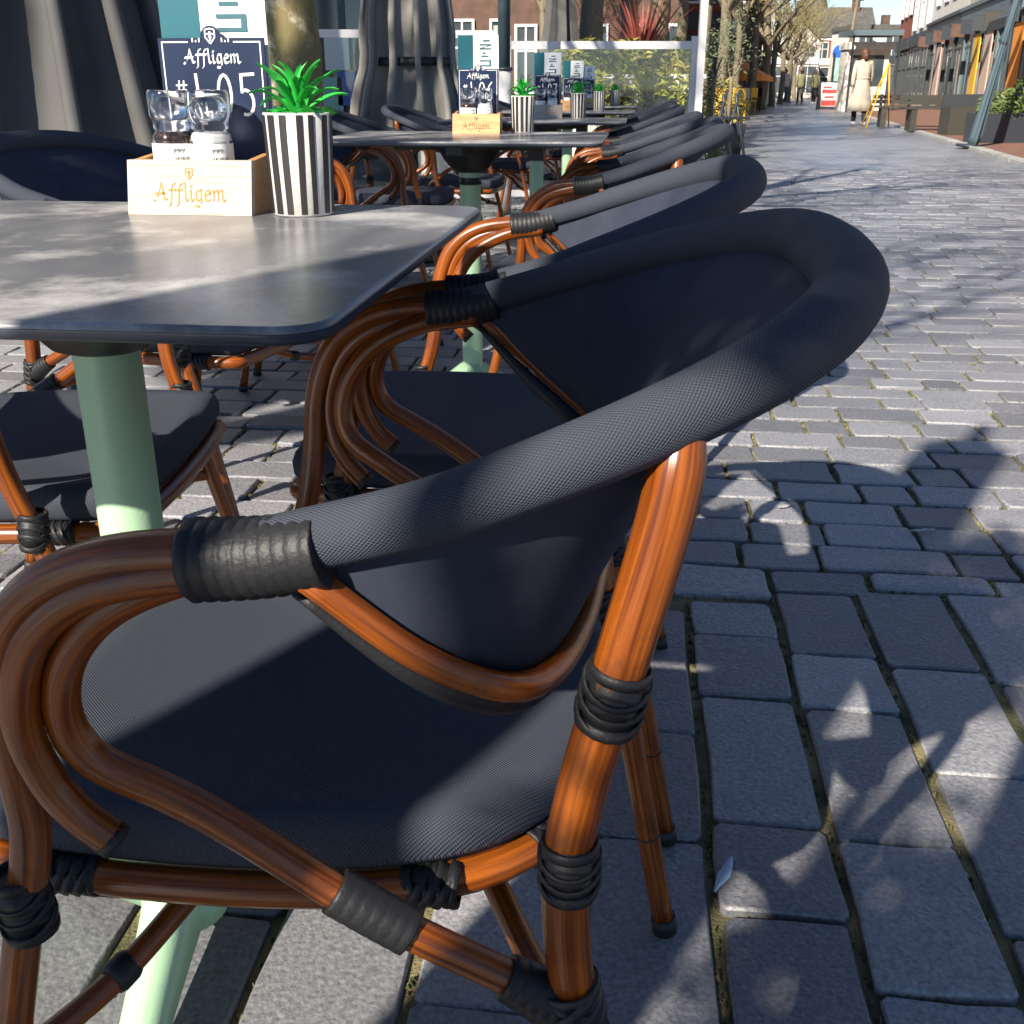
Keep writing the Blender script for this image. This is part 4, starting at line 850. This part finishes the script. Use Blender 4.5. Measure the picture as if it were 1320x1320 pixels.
t=empty('planter',(ATX(1310,18.6),18.6,.03),0,'low dark planter holding the plants at the right edge','planter'); mb=MB(); mb.box(-.6,-.3,0,.6,.3,.45); mb.build('planter_box',M['dsteel'],t)
pr=parasol((ATX(1267,17.2),17.2,.0),.10,2.6,.10,.05,21,M['bsteel'],'slim blue-grey folded parasol leaning to the right at the edge of the pavement',1.5,6,R(9))
t=empty('yellow_frame',(ATX(1119,25.5),25.5,.03),.3,'yellow wooden easel frame just right of the woman','easel')
for a,b_ in (((-.05,-.2,0),(.5,.0,1.35)),((.75,.1,0),(.5,.0,1.35)),((.3,.5,0),(.5,.05,1.3))): mb=MB(); mb.tube([a,b_],.018,6); mb.build('leg',M['yellow'],t)
def aboard(px,D,m,lb,w_=.42,h=.95):
    t=empty('sandwich_board',(ATX(px,D),D,.0),0,lb,'sandwich board'); 
    for s_ in (-1,1):
        mb=MB(); mb.v=[(-w_,s_*.25,0),(w_,s_*.25,0),(w_,s_*.04,h+.05),(-w_,s_*.04,h+.05),(-w_,s_*.25+.03*s_,0),(w_,s_*.25+.03*s_,0),(w_,s_*.04+.03*s_,h+.05),(-w_,s_*.04+.03*s_,h+.05)]
        for f in ((0,1,2,3),(7,6,5,4),(0,4,5,1),(2,6,7,3),(1,5,6,2),(0,3,7,4)): mb.face(list(f))
        mb.build('frame',M['charcoal'],t)
    f=lambda x,z:(x,-.286+.21*(z/(h+.05)),z); mb=MB(); mb.quad(f(-w_+.05,.12),f(w_-.05,.12),f(w_-.05,h),f(-w_+.05,h)); po=mb.build('poster',M['paper'],t)
    f=lambda x,z:(x,-.290+.21*(z/(h+.05)),z); mb=MB()
    for z0,z1,x0,x1 in ((.14,.36,-w_+.07,w_-.07),(.62,.78,-w_+.1,w_-.1),(.44,.52,-.2,.2),(.82,.9,-.25,.1)): mb.quad(f(x0,z0),f(x1,z0),f(x1,z1),f(x0,z1))
    mb.build('poster_print',m,po); return t
aboard(1069,48,M['redp'],'sandwich board with red and white poster standing in the street',.40,1.05)
t=empty('banner',(ATX(1084,48),48,0),0,'tall mint green banner beside the sandwich board','banner'); mb=MB(); mb.box(-.35,-.02,.25,.35,.02,2.0); mb.build('cloth',M['mint'],t); mb=MB(); mb.box(-.42,-.05,0,-.36,.05,2.2); mb.box(-.42,-.3,0,.42,.3,.05); mb.build('stand',M['dsteel'],t)
t=empty('street_sign',(ATX(1079,60),60,0),0,'round blue street sign in the distance above the sandwich board','sign'); mb=MB(); mb.tube([(0,0,0),(0,0,2.9)],.04,8); mb.build('pole',M['steel'],t); mb=MB(); mb.tube([(0,-.06,2.5),(0,-.03,2.5)],.42,20); mb.build('disc',M['bluep'],t)
t=empty('mast',(ATX(1085,90),90,0),R(0),'thin grey mast leaning beside the church','mast'); mb=MB(); mb.tube([(0,0,0),(.7,0,9.5)],[.16,.09],8); mb.build('pole',M['bark2'],t); mb=MB(); mb.box(.5,-.1,7.0,1.0,.1,7.5); mb.build('lamp_head',M['dsteel'],t)
# orange terrace on the left of the far street
for i,(px,D) in enumerate(((951,41),(960,46),(968,52),(976,58))):
    t=empty('open_parasol',(ATX(px,D),D,0),0,('first','second','third','fourth')[i]+' orange parasol from the left on the far terrace','parasol','orange parasols on the far terrace')
    mb=MB(); mb.tube([(0,0,0),(0,0,1.75)],.03,8); mb.build('pole',M['bark2'],t); mb=MB()
    for k in range(8):
        a,b_=[(1.0*math.cos(PI/4*j),1.0*math.sin(PI/4*j),1.28) for j in (k,k+1)]; mb.tri(a,b_,(0,0,1.8)); mb.quad(a,b_,(b_[0],b_[1],1.10),(a[0],a[1],1.10))
    mb.build('canopy',M['orange'] if i!=3 else M['redp'],t)
k=0
for px,D in ((938,27),(944,29),(950,31),(958,35),(966,39),(973,43),(949,25.5)):
    s_=M['yellow'] if k%2==0 else M['trousers']
    t=empty('cafe_chair',(ATX(px,D),D,0),k,['chair','seat','folding chair','small chair','slim chair','high chair','side chair'][k]+' number %d from the left on the orange terrace, '%(k+1)+('yellow' if k%2==0 else 'dark'),'chair','chairs on the far terrace'); k+=1
    mb=MB(); mb.box(-.22,-.22,.42,.22,.22,.46); mb.build('seat',s_,t); mb=MB(); mb.box(-.22,.2,.55,.22,.23,.85); mb.box(-.2,.2,.461,-.17,.23,.549); mb.box(.17,.2,.461,.2,.23,.549); mb.build('backrest',s_,t)
    for a in (-.2,.17):
        for b_ in (-.2,.17): mb=MB(); mb.box(a,b_,0,a+.03,b_+.03,.419); mb.build('leg',s_,t)
t=empty('menu_stand',(ATX(952,14.2),14.2,0),.5,'black folding menu stand at the end of the armchair row','stand'); mb=MB()
for a,b_ in (((-.2,0,0),(.05,0,.85)),((.2,0,0),(-.02,0,.8)),((-.2,.25,0),(.05,.25,.85)),((.2,.25,0),(-.02,.25,.8))): mb.tube([a,b_],.02,6)
mb.build('legs',M['dsteel'],t); mb=MB(); mb.box(-.22,-.02,.5,.22,.27,.53); mb.build('tray',M['dsteel'],t)
# ------------------------------------------------------------------ people
def person(loc,rz,lb,h=1.7,stride=.12,skirt=None,top=None,legm=None,hairm=None,arm=(0,0)):
    t=empty('person',loc,rz,lb,'person'); k=h/1.7
    me=bpy.data.meshes.new('body'); J={'pelvis':(0,0,.92,.13,.10),'waist':(0,0,1.08,.12,.09),'chest':(0,0,1.28,.155,.11),'sh':(0,0,1.40,.12,.09),'neck':(0,0,1.46,.05,.05),'head0':(0,-.01,1.53,.07,.08),'head1':(0,-.01,1.60,.08,.095),'head2':(0,-.005,1.67,.055,.07)}
    for s,n in ((-1,'l'),(1,'r')):
        st=stride*s; J.update({'hip'+n:(s*.085,0,.86,.085,.085),'knee'+n:(s*.09,-st*.6,.48,.055,.055),'ank'+n:(s*.09,-st*.5+(.12 if st<0 else .0),.09,.038,.038),'toe'+n:(s*.10,-st*.5-.13+(.12 if st<0 else 0),.035,.035,.028),'sho'+n:(s*.17,0,1.38,.055,.055),'elb'+n:(s*.23,st*.5,1.12,.042,.042),'wri'+n:(s*.235,st*.9-.05,.88,.028,.028),'han'+n:(s*.23,st*.95-.07,.80,.022,.032)})
        for f,(a,b_) in enumerate(((-.02,-.01),(-.007,-.015),(.007,-.015),(.02,-.01),)): J['f%d%s'%(f,n)]=(s*.23+a*.3,st*.95-.07+a,.725+abs(a)*.4,.008,.008)
        J['th'+n]=(s*.215,st*.95-.105,.775,.009,.009)
    E=[('pelvis','waist'),('waist','chest'),('chest','sh'),('sh','neck'),('neck','head0'),('head0','head1'),('head1','head2')]
    for n in 'lr': E+=[('pelvis','hip'+n),('hip'+n,'knee'+n),('knee'+n,'ank'+n),('ank'+n,'toe'+n),('sh','sho'+n),('sho'+n,'elb'+n),('elb'+n,'wri'+n),('wri'+n,'han'+n),('han'+n,'th'+n)]+[('han'+n,'f%d%s'%(f,n)) for f in range(4)]
    names=list(J); idx={n:i for i,n in enumerate(names)}; me.from_pydata([tuple(c*k for c in J[n][:3]) for n in names],[(idx[a],idx[b_]) for a,b_ in E],[]); me.materials.append(M['skin'])
    o=bpy.data.objects.new('body',me); COL.objects.link(o); o.parent=t
    sk_=o.modifiers.new('skin','SKIN'); me.skin_vertices[0] if me.skin_vertices else None
    if not me.skin_vertices: me.attributes.new if False else None
    try:
        d=me.skin_vertices[0].data
        for n in names: d[idx[n]].radius=(J[n][3]*k,J[n][4]*k); d[idx[n]].use_root=(n=='pelvis')
    except Exception as e: print('skin',e)
    o.modifiers.new('sub','SUBSURF').render_levels=1
    # clothes: trousers legs and jacket / coat as shells a little larger than the body
    for s,n in ((-1,'l'),(1,'r')):
        mb=MB(); P=[V(J['hip'+n][:3])+V((0,0,.06)),V(J['hip'+n][:3]),V(J['knee'+n][:3]),V(J['ank'+n][:3])]; mb.tube([p*k for p in cr(P,4)],[ (.105-.05*i/12)*k for i in range(13)],12); mb.build('trouser_leg',legm,t)
        mb=MB(); a=V(J['ank'+n][:3]); mb.tube([p*k for p in (a+V((0,.05,-.05)),a+V((0,0,-.045)),a+V((0,-.1,-.055)),a+V((0,-.15,-.065)))],[.035*k,.045*k,.042*k,.02*k],10); mb.build('shoe',M['shoe'],t)
        mb=MB(); P=[V(J['sho'+n][:3])-V((s*.03,0,0)),V(J['sho'+n][:3]),V(J['elb'+n][:3]),V(J['wri'+n][:3])]; mb.tube([p*k for p in cr(P,4)],[(.072-.028*i/12)*k for i in range(13)],12); mb.build('sleeve',top,t)
    mb=MB(); prof=[(.45,.33) if False else None]
    if skirt: zs=[(.32,.31,.23),(.5,.275,.20),(.75,.22,.165),(.95,.185,.145),(1.05,.165,.13),(1.2,.185,.135),(1.35,.19,.12),(1.42,.13,.09),(1.47,.07,.065)]
    else: zs=[(.80,.185,.145),(.95,.18,.14),(1.1,.165,.13),(1.25,.185,.14),(1.36,.19,.125),(1.43,.12,.09),(1.47,.065,.06)]
    rows=[[((rx_*math.cos(a)*(1+.035*math.sin(a*7+z*3)*(1 if z<1 else .2)))*k,(ry_*math.sin(a)*(1+.035*math.cos(a*6))+(.03 if z<.6 else 0))*k,z*k) for a in [2*PI*j/28 for j in range(28)]] for z,rx_,ry_ in zs]; mb.grid(rows,closed_v=True,flip=True); o=mb.build('coat' if skirt else 'jacket',top,t); sm=o.modifiers.new('t','SOLIDIFY'); sm.thickness=.01
    if skirt: mb=MB(); mb.tube([( .172*k*math.cos(a),.138*k*math.sin(a),1.05*k) for a in [2*PI*j/24 for j in range(24)]],.016,6,closed=True); mb.build('belt',top,t)
    mb=MB(); rows=[]
    for i in range(7):
        th=i/6*PI*.62; rows.append([(.098*math.sin(th)*math.cos(a)*k,(.012+.112*math.sin(th)*math.sin(a))*k,(1.605+.115*math.cos(th)-(.05 if math.sin(a)>0 and i>4 else 0))*k) for a in [2*PI*j/18 for j in range(18)]])
    mb.grid(rows,closed_v=True)
    if skirt: mb.tube([(0,.08*k,1.60*k),(0,.10*k,1.52*k),(0,.10*k,1.44*k)],[.07*k,.065*k,.03*k],10)
    mb.build('hair',hairm or M['hair'],t)
    return t
wp=G(1105,161); person((wp.x,wp.y,0),PI,'woman with brown hair in a long cream coat walking away up the street',1.74,.13,True,M['coat'],M['trousers'])
q=G(1010,132.5); person((q.x,q.y,0),0,'person in blue jeans and pale top walking toward the camera in the distance',1.85,.2,None,M['shirt'],M['jeans'])
q=G(1030,134); person((q.x,q.y,0),PI,'person in dark khaki jacket and dark trousers walking away, left of the pair',1.8,.12,None,M['khaki'],M['trousers'])
q=G(1048,133.5); person((q.x,q.y,0),PI,'person in pale khaki jacket walking away, right of the pair by the sandwich board',1.75,-.12,None,M['khaki'],M['trousers'])
# ------------------------------------------------------------------ unseen objects added to shade the foreground and the street
parasol((-.98,-.70,0),.55,2.7,.125,.11,31,M['canvas'],'slim folded parasol added behind the camera to shade the foreground, unseen',None,6,pw=1)  # added sun blocker; shades the near arm, seat and table corner
parasol((-.37,-.95,0),.45,2.2,.44,.36,32,M['canvas2'],'wide folded parasol added behind the camera to shade the foreground, unseen',None,9,pw=1)  # unseen blocker added for the broad shade on the right foreground
bush('olive_tree',(-1.13,-1.3,0),[((.12,-.05,1.72),(.22,.16,.21),760,.035),((.1,0,2.45),(.30,.24,.22),950,.038),((.10,-.03,1.93),(.18,.12,.06),90,.03)],M['olive'],'small olive tree added behind the camera to dapple the foreground, unseen','tree',[((0,0,0),(0,0,2.3),.02)],seed=44)  # added unseen; leaf clusters placed to break up sunlight on the stones

c=copy_tree(T[0],None,(-3.6,-1.1,0),.4,'bare street tree added behind the camera on the left to shade the street, unseen')  # unseen tree added for its shadow on the middle of the street
for k in list(c.children):
    if k.name.startswith('buds'): bpy.data.objects.remove(k)
copy_tree(T[1],None,(-4.6,1.2,0),2.0,'bare street tree added left of the terrace to shade the street, unseen')  # second unseen tree, added to shade the street farther on
